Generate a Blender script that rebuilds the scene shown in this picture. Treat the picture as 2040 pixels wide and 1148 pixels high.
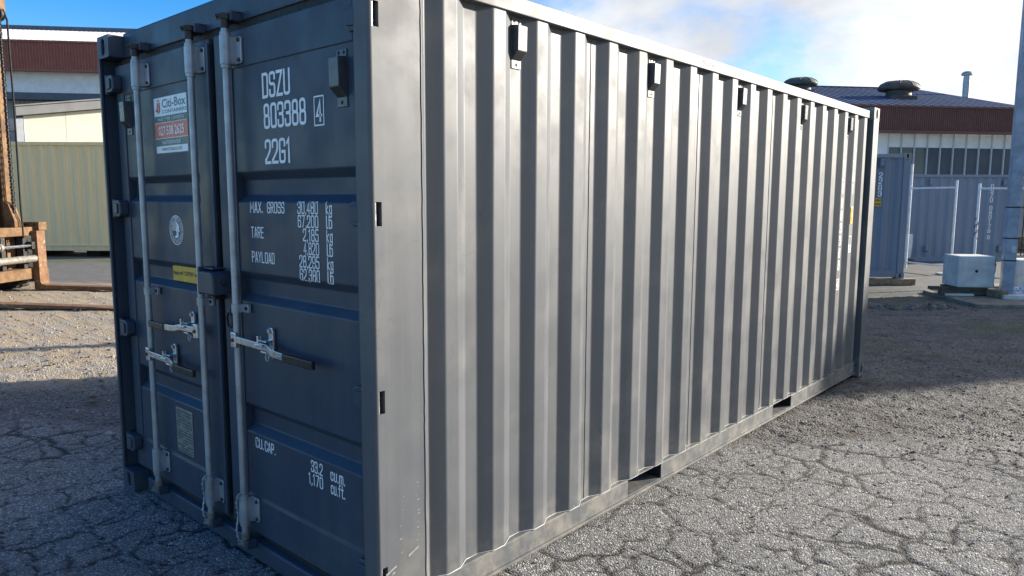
import bpy, bmesh, math, random
import numpy as np
from mathutils import Vector, Matrix
random.seed(7); rng = np.random.default_rng(11)
S = bpy.context.scene
for o in list(bpy.data.objects): bpy.data.objects.remove(o)
COL = S.collection
R_ = math.radians

# ------------------------------------------------------------------ camera
YAW, PIT, ROL = -0.7239, -0.1184, 0.0038
CAM = Vector((3.2805, -1.5881, 1.6953))
def cam_axes():
    f = Vector((math.sin(YAW)*math.cos(PIT), math.cos(YAW)*math.cos(PIT), math.sin(PIT)))
    r = Vector((math.cos(YAW), -math.sin(YAW), 0)); u = r.cross(f)
    c, s = math.cos(ROL), math.sin(ROL)
    return c*r + s*u, -s*r + c*u, f
CR, CU, CF = cam_axes()
cd = bpy.data.cameras.new('camera'); cam = bpy.data.objects.new('camera', cd); COL.objects.link(cam)
cd.sensor_fit = 'HORIZONTAL'; cd.sensor_width = 36; cd.lens = 1443.7/2040*36
cd.clip_start = .05; cd.clip_end = 3000
cam.matrix_world = Matrix(((CR.x, CU.x, -CF.x, CAM.x), (CR.y, CU.y, -CF.y, CAM.y), (CR.z, CU.z, -CF.z, CAM.z), (0, 0, 0, 1)))
S.camera = cam

# ------------------------------------------------------------------ light
SUN_AZ, SUN_EL = R_(30.5), R_(17.0)          # azimuth from +Y towards +X
W = bpy.data.worlds.new('World'); S.world = W; W.use_nodes = True
nt = W.node_tree; N = nt.nodes; Lk = nt.links
for n in list(N): N.remove(n)
out = N.new('ShaderNodeOutputWorld'); bg = N.new('ShaderNodeBackground'); bg.inputs['Strength'].default_value = 0.138
sky = N.new('ShaderNodeTexSky'); sky.sky_type = 'NISHITA'; sky.sun_disc = False
sky.sun_elevation = SUN_EL; sky.sun_rotation = SUN_AZ; sky.altitude = 20
sky.air_density = 1.0; sky.dust_density = .25; sky.ozone_density = 2.2
hs = N.new('ShaderNodeHueSaturation'); hs.inputs['Saturation'].default_value = 1.55; hs.inputs['Value'].default_value = .63; hs.inputs['Hue'].default_value = .514
Lk.new(sky.outputs[0], hs.inputs['Color'])
def wn(t, **k):
    n = N.new(t)
    for a, b in k.items(): setattr(n, a, b)
    return n
tc = wn('ShaderNodeTexCoord'); sep = wn('ShaderNodeSeparateXYZ'); Lk.new(tc.outputs['Generated'], sep.inputs[0])
def wm(op, a, b=None, clamp=False):
    n = N.new('ShaderNodeMath'); n.operation = op; n.use_clamp = clamp
    for i, x in enumerate((a, b)):
        if x is None: continue
        if isinstance(x, (int, float)): n.inputs[i].default_value = x
        else: Lk.new(x, n.inputs[i])
    return n.outputs[0]
# a cloud deck: the direction is laid on a plane above the place
den = wm('ADD', wm('MAXIMUM', sep.outputs[2], 0.0), 0.34)
cx = wm('DIVIDE', sep.outputs[0], den); cy = wm('DIVIDE', sep.outputs[1], den)
cmb = wn('ShaderNodeCombineXYZ'); Lk.new(cx, cmb.inputs[0]); Lk.new(cy, cmb.inputs[1])
n1 = wn('ShaderNodeTexNoise'); n1.inputs['Scale'].default_value = 1.15; n1.inputs['Detail'].default_value = 7; n1.inputs['Roughness'].default_value = .56
n1.inputs['Distortion'].default_value = .25
mp = wn('ShaderNodeMapping'); mp.inputs['Location'].default_value = (4.3, 1.2, 0); Lk.new(cmb.outputs[0], mp.inputs['Vector']); Lk.new(mp.outputs[0], n1.inputs['Vector'])
# more cloud towards the sunny half of the sky
dot = wm('ADD', wm('MULTIPLY', sep.outputs[0], math.sin(R_(25))), wm('MULTIPLY', sep.outputs[1], math.cos(R_(25))))
cov = wm('ADD', n1.outputs[0], wm('MULTIPLY', wm('SUBTRACT', wm('MAXIMUM', dot, -.25), .38), .36))
cov = wm('ADD', cov, wm('MULTIPLY', sep.outputs[2], .20))
mr = wn('ShaderNodeMapRange'); mr.interpolation_type = 'SMOOTHSTEP'; Lk.new(cov, mr.inputs['Value'])
mr.inputs['From Min'].default_value = .47; mr.inputs['From Max'].default_value = .64
mx = wn('ShaderNodeMixRGB'); Lk.new(mr.outputs[0], mx.inputs[0]); Lk.new(hs.outputs[0], mx.inputs[1])
cl = wn('ShaderNodeMixRGB'); cl.blend_type = 'MIX'; cl.inputs[0].default_value = .92
Lk.new(sky.outputs[0], cl.inputs[1]); cl.inputs[2].default_value = (2.75, 2.75, 2.85, 1)
n2 = wn('ShaderNodeTexNoise'); n2.inputs['Scale'].default_value = 2.4; n2.inputs['Detail'].default_value = 6; n2.inputs['Roughness'].default_value = .55; Lk.new(mp.outputs[0], n2.inputs['Vector'])
mr2 = wn('ShaderNodeMapRange'); Lk.new(n2.outputs[0], mr2.inputs['Value']); mr2.inputs['From Min'].default_value = .35; mr2.inputs['From Max'].default_value = .65; mr2.inputs['To Min'].default_value = .66; mr2.inputs['To Max'].default_value = 1.0
hv = wn('ShaderNodeHueSaturation'); hv.inputs['Saturation'].default_value = .75; Lk.new(mr2.outputs[0], hv.inputs['Value']); Lk.new(cl.outputs[0], hv.inputs['Color'])
Lk.new(hv.outputs[0], mx.inputs[2])
Lk.new(mx.outputs[0], bg.inputs['Color']); Lk.new(bg.outputs[0], out.inputs[0])
sd = bpy.data.lights.new('sun', 'SUN'); sd.energy = 4.3; sd.angle = R_(.55); sd.color = (1, .92, .80)
sun = bpy.data.objects.new('sun', sd); COL.objects.link(sun)
sdir = Vector((math.sin(SUN_AZ)*math.cos(SUN_EL), math.cos(SUN_AZ)*math.cos(SUN_EL), math.sin(SUN_EL)))
sun.rotation_euler = sdir.to_track_quat('Z', 'Y').to_euler()
S.view_settings.view_transform = 'Standard'; S.view_settings.look = 'None'
S.view_settings.exposure = 1.55; S.view_settings.gamma = 1
S.render.engine = 'CYCLES'

# ------------------------------------------------------------------ helpers
def at(px, py, D):
    """point seen at pixel (2040 wide photo) at depth D metres: used to survey where things stand"""
    return CAM + (CF + CR*((px-1020)/1443.7) - CU*((py-574)/1443.7))*D
def tag(o, label=None, cat=None, group=None, kind=None):
    if label: o['label'] = label
    if cat: o['category'] = cat
    if group: o['group'] = group
    if kind: o['kind'] = kind
    return o
def empty(name, loc=(0, 0, 0), rz=0):
    o = bpy.data.objects.new(name, None); COL.objects.link(o); o.location = loc; o.rotation_euler = (0, 0, rz)
    o.empty_display_size = .2
    return o
def copy_tree(o, parent=None):
    c = o.copy(); COL.objects.link(c)
    if parent is not None: c.parent = parent
    for ch in list(o.children): copy_tree(ch, c)
    return c

class MB:
    def __init__(s): s.v = []; s.f = []; s.m = []
    def add(s, vs, fs, m=0):
        b = len(s.v); s.v += [tuple(v) for v in vs]; s.f += [tuple(i+b for i in f) for f in fs]; s.m += [m]*len(fs); return s
    def box(s, x0, x1, y0, y1, z0, z1, m=0):
        return s.add([(x0,y0,z0),(x1,y0,z0),(x1,y1,z0),(x0,y1,z0),(x0,y0,z1),(x1,y0,z1),(x1,y1,z1),(x0,y1,z1)],
                     [(0,3,2,1),(4,5,6,7),(0,1,5,4),(1,2,6,5),(2,3,7,6),(3,0,4,7)], m)
    def quad(s, a, b, c, d, m=0): return s.add([a, b, c, d], [(0, 1, 2, 3)], m)
    def prism(s, poly, ax, a, b, m=0):
        """poly in the two other axes (cyclic order kept), extruded along ax"""
        n = len(poly)
        def P(p, t): return {'x': (t, p[0], p[1]), 'y': (p[0], t, p[1]), 'z': (p[0], p[1], t)}[ax]
        vs = [P(p, a) for p in poly]+[P(p, b) for p in poly]
        fs = [tuple(range(n))[::-1], tuple(range(n, 2*n))]+[(i, (i+1) % n, (i+1) % n+n, i+n) for i in range(n)]
        return s.add(vs, fs, m)
    def cyl(s, p0, p1, r0, r1=None, n=12, m=0, cap=True):
        p0 = Vector(p0); p1 = Vector(p1); r1 = r0 if r1 is None else r1
        d = (p1-p0).normalized(); a = d.orthogonal().normalized(); b = d.cross(a)
        vs = []
        for p, r in ((p0, r0), (p1, r1)):
            for i in range(n):
                t = 2*math.pi*i/n; vs.append(p+a*(r*math.cos(t))+b*(r*math.sin(t)))
        fs = [(i, (i+1) % n, (i+1) % n+n, i+n) for i in range(n)]
        if cap: fs += [tuple(range(n))[::-1], tuple(range(n, 2*n))]
        return s.add(vs, fs, m)
    def tube(s, pts, r, n=8, m=0):
        pts = [Vector(p) for p in pts]; vs = []; fs = []
        ref = None
        for i, p in enumerate(pts):
            d = (pts[min(i+1, len(pts)-1)]-pts[max(i-1, 0)]).normalized()
            a = d.orthogonal().normalized() if ref is None else (ref-d*ref.dot(d)).normalized()
            ref = a; b = d.cross(a)
            for k in range(n):
                t = 2*math.pi*k/n; vs.append(p+a*(r*math.cos(t))+b*(r*math.sin(t)))
        for i in range(len(pts)-1):
            for k in range(n): fs.append((i*n+k, i*n+(k+1) % n, (i+1)*n+(k+1) % n, (i+1)*n+k))
        fs += [tuple(range(n))[::-1], tuple(range((len(pts)-1)*n, len(pts)*n))]
        return s.add(vs, fs, m)
    def lathe(s, prof, c=(0, 0, 0), n=24, m=0, sx=1, sy=1):
        vs = []; fs = []
        for r, z in prof:
            for k in range(n):
                t = 2*math.pi*k/n; vs.append((c[0]+r*sx*math.cos(t), c[1]+r*sy*math.sin(t), c[2]+z))
        for i in range(len(prof)-1):
            for k in range(n): fs.append((i*n+k, i*n+(k+1) % n, (i+1)*n+(k+1) % n, (i+1)*n+k))
        return s.add(vs, fs, m)
    def xf(s, M):
        s.v = [tuple(M @ Vector(v)) for v in s.v]; return s
    def build(s, name, mats, parent=None, bevel=0, smooth=False, seg=2, loc=None):
        me = bpy.data.meshes.new(name); me.from_pydata(s.v, [], s.f)
        for m in (mats if isinstance(mats, (list, tuple)) else [mats]): me.materials.append(m)
        if any(s.m): me.polygons.foreach_set('material_index', s.m)
        me.update()
        bm = bmesh.new(); bm.from_mesh(me); bmesh.ops.recalc_face_normals(bm, faces=bm.faces); bm.to_mesh(me); bm.free()
        o = bpy.data.objects.new(name, me); COL.objects.link(o)
        if parent is not None: o.parent = parent
        if loc is not None: o.location = loc
        if bevel:
            md = o.modifiers.new('bevel', 'BEVEL'); md.width = bevel; md.segments = seg; md.limit_method = 'ANGLE'; md.angle_limit = R_(35)
            md.harden_normals = False
        if smooth:
            me.polygons.foreach_set('use_smooth', [True]*len(me.polygons))
            try: me.set_sharp_from_angle(angle=R_(40))
            except Exception: pass
        return o

# ------------------------------------------------------------------ materials
class NT:
    def __init__(s, name):
        s.m = bpy.data.materials.new(name); s.m.use_nodes = True; s.t = s.m.node_tree; s.n = s.t.nodes; s.l = s.t.links
        s.b = s.n['Principled BSDF']; s.tc = s.n.new('ShaderNodeTexCoord'); s.geo = s.n.new('ShaderNodeNewGeometry')
    def lk(s, a, b): s.l.new(a, b)
    def val(s, sock, x):
        if isinstance(x, (int, float)): sock.default_value = x
        elif isinstance(x, tuple): sock.default_value = (*x, 1) if len(x) == 3 and sock.type == 'RGBA' else x
        else: s.l.new(x, sock)
    def map(s, scale=(1, 1, 1), src=None, rot=(0, 0, 0), loc=(0, 0, 0)):
        n = s.n.new('ShaderNodeMapping'); n.inputs['Scale'].default_value = scale; n.inputs['Rotation'].default_value = rot; n.inputs['Location'].default_value = loc
        s.lk(src if src is not None else s.tc.outputs['Object'], n.inputs['Vector']); return n.outputs[0]
    def noise(s, scale, detail=4, rough=.55, vec=None, dist=0, col=False):
        n = s.n.new('ShaderNodeTexNoise'); n.inputs['Scale'].default_value = scale; n.inputs['Detail'].default_value = detail
        n.inputs['Roughness'].default_value = rough; n.inputs['Distortion'].default_value = dist
        s.lk(vec if vec is not None else s.tc.outputs['Object'], n.inputs['Vector']); return n.outputs[1 if col else 0]
    def vor(s, scale, feature='F1', vec=None, out=0, rnd=1):
        n = s.n.new('ShaderNodeTexVoronoi'); n.feature = feature; n.inputs['Scale'].default_value = scale; n.inputs['Randomness'].default_value = rnd
        s.lk(vec if vec is not None else s.tc.outputs['Object'], n.inputs['Vector']); return n.outputs[out]
    def ramp(s, fac, a, b, lo=0., hi=1., smooth=True):
        n = s.n.new('ShaderNodeMapRange'); n.interpolation_type = 'SMOOTHSTEP' if smooth else 'LINEAR'
        s.val(n.inputs['Value'], fac); n.inputs['From Min'].default_value = a; n.inputs['From Max'].default_value = b
        n.inputs['To Min'].default_value = lo; n.inputs['To Max'].default_value = hi; return n.outputs[0]
    def mix(s, fac, a, b, mode='MIX'):
        n = s.n.new('ShaderNodeMixRGB'); n.blend_type = mode; s.val(n.inputs[0], fac); s.val(n.inputs[1], a); s.val(n.inputs[2], b); return n.outputs[0]
    def math(s, op, a, b=None, clamp=False):
        n = s.n.new('ShaderNodeMath'); n.operation = op; n.use_clamp = clamp; s.val(n.inputs[0], a)
        if b is not None: s.val(n.inputs[1], b)
        return n.outputs[0]
    def attr(s, name):
        n = s.n.new('ShaderNodeAttribute'); n.attribute_name = name; return n.outputs['Fac']
    def sep(s, v):
        n = s.n.new('ShaderNodeSeparateXYZ'); s.lk(v, n.inputs[0]); return n.outputs
    def bump(s, h, strength=.3, dist=.01, prev=None):
        n = s.n.new('ShaderNodeBump'); n.inputs['Strength'].default_value = strength; n.inputs['Distance'].default_value = dist
        s.lk(h, n.inputs['Height'])
        if prev is not None: s.lk(prev, n.inputs['Normal'])
        return n.outputs[0]
    def fin(s, col=None, rough=None, metal=None, normal=None, spec=None):
        if col is not None: s.val(s.b.inputs['Base Color'], col)
        if rough is not None: s.val(s.b.inputs['Roughness'], rough)
        if metal is not None: s.val(s.b.inputs['Metallic'], metal)
        if spec is not None: s.val(s.b.inputs['Specular IOR Level'], spec)
        if normal is not None: s.lk(normal, s.b.inputs['Normal'])
        return s.m
def simple(name, col, rough=.6, metal=0., var=.12, sc=6., bump=.05, spec=None):
    t = NT(name); n = t.noise(sc, 5, .6)
    c = t.mix(t.ramp(n, .3, .7), tuple(x*(1-var) for x in col), tuple(min(1, x*(1+var)) for x in col))
    r = t.ramp(t.noise(sc*2.3, 3), .3, .7, max(.05, rough-.07), min(1, rough+.07))
    nb = t.bump(t.noise(sc*14, 3), bump, .004) if bump else None
    return t.fin(c, r, metal, nb, spec)

def paint(name, col, dust=(.30, .27, .22), rough=.42, dustamt=.22, low=True, spec=.38):
    """semi-gloss container paint: faint vertical runs, dust, small scuffs"""
    t = NT(name); ob = t.tc.outputs['Object']
    streak = t.noise(1, 4, .6, t.map((26, 26, .55)))
    c = t.mix(t.ramp(streak, .3, .75), tuple(x*.93 for x in col), tuple(x*1.08 for x in col))
    blot = t.noise(2.2, 6, .62)
    f = t.math('MULTIPLY', t.ramp(blot, .46, .78), dustamt)
    c = t.mix(f, c, dust)
    if low:
        z = t.sep(ob)[2]; lowm = t.math('MULTIPLY', t.ramp(z, .35, .02), t.ramp(t.noise(9, 5, .65), .35, .7))
        c = t.mix(t.math('MULTIPLY', lowm, .55), c, dust)
    sc = t.noise(1, 5, .7, t.map((3, 3, 46), rot=(.35, .2, .1))); scm = t.ramp(sc, .70, .76)
    sm = t.math('MULTIPLY', scm, t.ramp(t.noise(1.4, 2), .5, .68))
    c = t.mix(t.math('MULTIPLY', sm, .30), c, (.32, .32, .32))
    # hairline scratches: thin wandering lines, broken up
    wv = t.n.new('ShaderNodeVectorMath'); wv.operation = 'ADD'; t.lk(t.map((1.1, 1.1, 2.3)), wv.inputs[0]); t.lk(t.mix(1., (0, 0, 0), t.noise(2.6, 3, .6, col=True)), wv.inputs[1])
    hl = t.vor(1.7, 'DISTANCE_TO_EDGE', vec=wv.outputs[0]); hm = t.math('MULTIPLY', t.ramp(hl, .0045, .0015), t.ramp(t.noise(2.1, 3, .6), .50, .58))
    c = t.mix(t.math('MULTIPLY', hm, .38), c, tuple(x*.45 for x in col))
    r = t.ramp(t.noise(5, 4), .3, .7, rough-.07, rough+.09); r = t.math('ADD', r, t.math('MULTIPLY', f, .5), True)
    h = t.math('ADD', t.noise(1.3, 2), t.math('MULTIPLY', t.noise(160, 2), .02))
    return t.fin(c, r, 0, t.bump(h, .05, .02), spec)
M = {}
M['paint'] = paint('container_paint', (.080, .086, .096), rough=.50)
M['paint_shaded'] = paint('container_paint_shaded', (.036, .051, .078), rough=.46, dustamt=.08, spec=.30, low=False)  # container grey darkened and blued: the door end's shade put into the colour
M['rail'] = paint('rail_paint_dusty', (.085, .091, .098), rough=.5, dustamt=.16)
M['black'] = simple('black_rubber', (.008, .008, .009), .7, 0, .3, 20, .1)
M['inside'] = simple('dark_inside', (.012, .012, .012), .9, 0, .3, 8, 0)
M['galv'] = simple('galvanised_rod', (.33, .355, .39), .45, .5, .16, 9, .06)
M['zinc'] = simple('zinc_handle', (.62, .64, .66), .30, .9, .12, 14, .05)
M['gripm'] = simple('black_grip', (.012, .012, .013), .38, 0, .2, 20, .05)
M['white'] = simple('white_lettering', (.78, .78, .78), .5, 0, .08, 30, 0)
M['bead'] = simple('sealant_bead', (.30, .31, .31), .5, 0, .15, 40, .2)
M['yellow'] = simple('yellow_plate', (.62, .37, .03), .45, 0, .1, 20, .03)
M['ventm'] = simple('vent_plastic', (.075, .080, .088), .35, 0, .15, 18, .03)
M['ventd'] = simple('vent_hole', (.006, .006, .007), .8, 0, .1, 18, 0)
M['plate'] = simple('data_plate', (.26, .27, .24), .42, .5, .2, 25, .08)
M['ink'] = simple('dark_print', (.03, .03, .035), .6, 0, .1, 30, 0)
M['teal'] = simple('teal_print', (.022, .075, .085), .4, 0, .06, 20, 0)
M['red'] = simple('red_print', (.62, .09, .05), .4, 0, .06, 20, 0)
M['stwhite'] = simple('sticker_white', (.72, .75, .78), .38, 0, .04, 12, 0)
def rusty(name, a, b, dark=(.03, .016, .010), sc=5, rough=.72, patch=None):
    t = NT(name)
    c = t.mix(t.ramp(t.noise(sc, 7, .68), .32, .68), a, b)
    c = t.mix(t.ramp(t.noise(sc*2.7, 5, .7), .56, .72), c, dark)
    if patch: c = t.mix(t.ramp(t.noise(sc*1.7, 6, .7), .58, .66), c, patch)
    return t.fin(c, t.ramp(t.noise(sc*3, 4), .3, .7, rough-.12, rough+.12), .1, t.bump(t.noise(sc*9, 5, .7), .5, .006))
M['rust'] = rusty('rusty_steel', (.085, .043, .018), (.19, .105, .042), sc=5)
M['rustpale'] = rusty('rusty_worn_fork', (.13, .060, .026), (.21, .112, .052), sc=6, patch=(.36, .31, .27))
M['castrust'] = rusty('casting_worn', (.20, .20, .20), (.30, .27, .24), dark=(.16, .07, .03), sc=14)
M['tire'] = simple('tyre_rubber', (.016, .016, .016), .85, 0, .35, 12, .4)
M['greasy'] = simple('greasy_steel', (.035, .032, .030), .5, .3, .4, 16, .3)
M['chrome'] = simple('chrome_rod', (.72, .73, .75), .16, 1., .05, 10, 0)
M['cylgrey'] = simple('worn_grey_paint', (.19, .175, .15), .55, .2, .3, 12, .2)

# ------------------------------------------------------------------ stencil lettering (stroke font)
w_ = .40
def rr(pts, r=.14, closed=False, seg=3):
    """round the inner corners of a polyline"""
    n = len(pts); res = []
    rng_ = range(n) if closed else range(1, n-1)
    if not closed: res.append(pts[0])
    for i in rng_:
        p = Vector(pts[i]); a = Vector(pts[i-1])-p; b = Vector(pts[(i+1) % n])-p
        k = min(r, a.length*.49, b.length*.49); A = p+a.normalized()*k; B = p+b.normalized()*k
        for j in range(seg+1):
            t = j/seg; q = A*(1-t)**2+p*2*t*(1-t)+B*t*t; res.append((q.x, q.y))
    if not closed: res.append(pts[-1])
    else: res.append(res[0])
    return res
GL = {
 '0': [rr([(0,0),(w_,0),(w_,1),(0,1)], closed=True)], '1': [[(.06,.83),(.2,1),(.2,0)]],
 '2': [rr([(0,.72),(0,1),(w_,1),(w_,.56),(0,.1)]), [(0,.12),(0,0),(w_,0)]],
 '3': [rr([(0,.76),(0,1),(w_,1),(w_,.53),(.13,.53)]), rr([(.13,.53),(w_,.53),(w_,0),(0,0),(0,.24)])],
 '4': [[(.29,0),(.29,1),(0,.26),(w_,.26)]],
 '5': [[(w_,1),(.02,1),(.02,.58)], rr([(.02,.58),(w_,.60),(w_,0),(0,0),(0,.22)])],
 '6': [rr([(w_,.78),(w_,1),(0,1),(0,0),(w_,0),(w_,.57),(.03,.57)])], '7': [[(0,1),(w_,1),(.13,0)]],
 '8': [rr([(0,0),(w_,0),(w_,.52),(0,.52)], closed=True), rr([(.02,.52),(w_-.02,.52),(w_-.02,1),(.02,1)], closed=True)],
 '9': [rr([(0,.22),(0,0),(w_,0),(w_,1),(0,1),(0,.43),(w_-.03,.43)])],
 'A': [[(0,0),(.17,1),(.23,1),(w_,0)], [(.06,.28),(.34,.28)]], 'C': [rr([(w_,.72),(w_,1),(0,1),(0,0),(w_,0),(w_,.28)])],
 'D': [[(.16,0),(0,0),(0,1),(.16,1)], rr([(.16,1),(w_,1),(w_,0),(.16,0)])], 'E': [[(w_*.9,0),(0,0),(0,1),(w_*.9,1)], [(0,.52),(w_*.8,.52)]],
 'G': [rr([(w_,.74),(w_,1),(0,1),(0,0),(w_,0),(w_,.46)]), [(w_,.46),(.2,.46)]], 'L': [[(0,1),(0,0),(w_*.9,0)]],
 'M': [[(0,0),(0,1),(.25,.35),(.5,1),(.5,0)]], 'N': [[(0,0),(0,1),(w_,0),(w_,1)]],
 'O': [rr([(0,0),(w_,0),(w_,1),(0,1)], closed=True)], 'P': [[(0,0),(0,1)], rr([(0,1),(w_,1),(w_,.46),(0,.46)])],
 'R': [[(0,0),(0,1)], rr([(0,1),(w_,1),(w_,.5),(0,.5)]), [(.2,.5),(w_,0)]],
 'S': [rr([(w_,.76),(w_,1),(0,1),(0,.52),(w_,.52),(w_,0),(0,0),(0,.24)])], 'T': [[(0,1),(w_,1)], [(.2,1),(.2,0)]],
 'U': [rr([(0,1),(0,0),(w_,0),(w_,1)])], 'X': [[(0,0),(w_,1)], [(0,1),(w_,0)]], 'Y': [[(0,1),(.2,.45),(w_,1)], [(.2,.45),(.2,0)]],
 'Z': [[(0,1),(w_,1),(0,0),(w_,0)]],
 'k': [[(0,0),(0,1)], [(.32,.68),(.02,.34),(.34,0)]], 'g': [rr([(.32,.05),(0,.05),(0,.68),(.32,.68)]), rr([(.32,.70),(.32,-.26),(0,-.26),(0,-.12)])],
 'l': [rr([(0,1),(0,0),(.13,0)], .1)], 'b': [[(0,0),(0,1)], rr([(0,.68),(.33,.68),(.33,0),(0,0)])], 'u': [rr([(0,.70),(0,0),(.32,0),(.32,.70)])],
 'c': [rr([(.32,.50),(.32,.70),(0,.70),(0,0),(.32,0),(.32,.2)])], 'm': [rr([(0,0),(0,.70),(.26,.70),(.26,0)]), rr([(.26,.62),(.28,.70),(.52,.70),(.52,0)])],
 'f': [rr([(.12,0),(.12,1),(.3,1)]), [(0,.68),(.28,.68)]], 't': [rr([(.12,1),(.12,0),(.28,0)]), [(0,.70),(.28,.70)]],
 '.': [[(.02,0),(.02,.07)]], ',': [[(.05,.06),(0,-.12)]], ' ': [],
}
def glyph_w(c): return {'M': .5, 'm': .52, '.': .05, ',': .06, ' ': .26, 'l': .13, 'f': .28, 't': .28, '1': .22, 'k': .34, 'u': .32, 'c': .32, 'g': .32, 'b': .33}.get(c, .40)
def text_polys(txt, th=.115, gap=.20):
    """list of quads in letter units (x right, y up, cap height 1) and the total width"""
    x = 0; quads = []
    for c in txt:
        ox = x - (.06 if c == '1' else 0)
        for si, pl in enumerate(GL[c]):
            P = [Vector((p[0]+ox, p[1])) for p in pl]
            closed = (P[0]-P[-1]).length < 1e-6
            if closed: P = P[:-1]
            n = len(P); Ls = []; Rs = []
            for i in range(n):
                if closed: d0 = (P[i]-P[i-1]); d1 = (P[(i+1) % n]-P[i])
                else: d0 = P[i]-P[max(i-1, 0)]; d1 = P[min(i+1, n-1)]-P[i]
                if d0.length < 1e-7: d0 = d1
                if d1.length < 1e-7: d1 = d0
                d0 = d0.normalized(); d1 = d1.normalized(); t = (d0+d1)
                t = t.normalized() if t.length > .2 else d1
                nn = Vector((-t.y, t.x)); k = 1/max(.45, nn.dot(Vector((-d1.y, d1.x))))
                p = P[i]
                if not closed and i == 0: p = p-d1*th*.5*(1 if True else 0)
                if not closed and i == n-1: p = p+d0*th*.5
                Ls.append(p+nn*(th/2*k)); Rs.append(p-nn*(th/2*k))
            for i in range(n if closed else n-1):
                j = (i+1) % n
                # cut long strokes so they can follow a folded sheet
                m = max(1, int((P[j]-P[i]).length/.09))
                for q in range(m):
                    a, b = q/m, (q+1)/m
                    quads.append([Rs[i].lerp(Rs[j], a), Rs[i].lerp(Rs[j], b), Ls[i].lerp(Ls[j], b), Ls[i].lerp(Ls[j], a), si])
        x += glyph_w(c)+gap
    return quads, x-gap
def lettering(name, items, place, mat, parent, th=.115):
    """items: (text, x0, x1, z baseline, cap height); place(x, z) -> 3D point on the surface"""
    for txt, x0, x1, z, h in items:
        mb = MB(); q, wd = text_polys(txt, th); s = (x1-x0)/(wd+th)
        for quad in q: mb.add([place(x0+(p.x+th/2)*s, z+p.y*h, .0003*quad[4]) for p in quad[:4]], [(0, 1, 2, 3)])
        mb.build(name, mat, parent)
def font_mesh(txt, size, sx=1., bold=0., align='CENTER'):
    """printed lettering: built-in sans as flat mesh triangles (list of 2D verts, faces)"""
    cu = bpy.data.curves.new('t', 'FONT'); cu.body = txt; cu.size = size; cu.align_x = align; cu.offset = bold; cu.resolution_u = 2
    o = bpy.data.objects.new('t', cu); COL.objects.link(o)
    me = bpy.data.meshes.new_from_object(o.evaluated_get(bpy.context.evaluated_depsgraph_get()))
    vs = [(v.co.x*sx, v.co.y) for v in me.vertices]; fs = [tuple(p.vertices) for p in me.polygons]
    bpy.data.objects.remove(o); bpy.data.curves.remove(cu); bpy.data.meshes.remove(me)
    return vs, fs
# ================================================================== ground
def _hash(ix, iy, seed):
    h = (ix.astype(np.int64)*374761393 + iy.astype(np.int64)*668265263 + seed*1442695041) & 0x7fffffff
    h = ((h ^ (h >> 13))*1274126177) & 0x7fffffff
    return ((h ^ (h >> 16)) & 0xffffff)/float(0xffffff)
def vnoise(x, y, seed=0):
    ix = np.floor(x); iy = np.floor(y); fx = x-ix; fy = y-iy; ix = ix.astype(np.int64); iy = iy.astype(np.int64)
    fx = fx*fx*(3-2*fx); fy = fy*fy*(3-2*fy)
    a = _hash(ix, iy, seed); b = _hash(ix+1, iy, seed); c = _hash(ix, iy+1, seed); d = _hash(ix+1, iy+1, seed)
    return (a*(1-fx)+b*fx)*(1-fy)+(c*(1-fx)+d*fx)*fy
def fbm(x, y, sc, oct=4, seed=0, gain=.5):
    s = 0; a = 1; t = 0
    for i in range(oct):
        s = s+a*vnoise(x*sc+17.3*i, y*sc-9.1*i, seed+i); t += a; a *= gain; sc *= 2.03
    return s/t
def sstep(x, a, b): t = np.clip((x-a)/(b-a), 0, 1); return t*t*(3-2*t)
EN = (.624, -.781); EP = (-3.26, -.14)                  # broken edge of the asphalt; the camera stands on the asphalt side
def edge_s(x, y): return (x-EP[0])*EN[0]+(y-EP[1])*EN[1]
def asphalt(x, y): return sstep(edge_s(x, y)+(fbm(x, y, 1.6, 4, 3)-.5)*.55, -.10, .22)
def crackfield(x, y, cell, seed):
    """distance to the nearest joint of a jittered cell pattern"""
    x = x/cell; y = y/cell
    wx = x+(fbm(x, y, 1.7, 3, seed+5)-.5)*.55; wy = y+(fbm(x, y, 1.7, 3, seed+9)-.5)*.55
    ix = np.floor(wx); iy = np.floor(wy)
    best = np.full(x.shape, 1e9); bx_ = np.zeros_like(x); by_ = np.zeros_like(x)
    P = {}
    for i in (-2, -1, 0, 1, 2):
        for j in (-2, -1, 0, 1, 2):
            px = ix+i+.12+.76*_hash(ix+i, iy+j, seed); py = iy+j+.12+.76*_hash(ix+i, iy+j, seed+77)
            P[i, j] = (px, py)
            if abs(i) < 2 and abs(j) < 2:
                d = (px-wx)**2+(py-wy)**2; m = d < best; best = np.where(m, d, best); bx_ = np.where(m, px, bx_); by_ = np.where(m, py, by_)
    e = np.full(x.shape, 1e9)
    for (px, py) in P.values():
        dx = px-bx_; dy = py-by_; l = np.sqrt(dx*dx+dy*dy); ok = l > 1e-5; l = np.where(ok, l, 1)
        dd = (((px+bx_)/2-wx)*dx+((py+by_)/2-wy)*dy)/l
        e = np.where(ok, np.minimum(e, dd), e)
    return e*cell
def graded(a, b, step, far0, far1, g=1.07):
    mid = list(np.arange(a, b, step)); lo = []; s = step; x = a
    while x > far0: s = min(s*g, 12); x -= s; lo.append(x)
    hi = []; s = step; x = mid[-1]
    while x < far1: s = min(s*g, 12); x += s; hi.append(x)
    return np.array(lo[::-1]+mid+hi)
gx = graded(-4.2, 3.9, .0155, -400, 400); gy = graded(-1.5, 6.2, .0155, -400, 400)
X, Y = np.meshgrid(gx, gy, indexing='ij'); nx, ny = X.shape
sE = edge_s(X, Y); asp = asphalt(X, Y)
wob = fbm(X, Y, 9, 3, 31)
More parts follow.
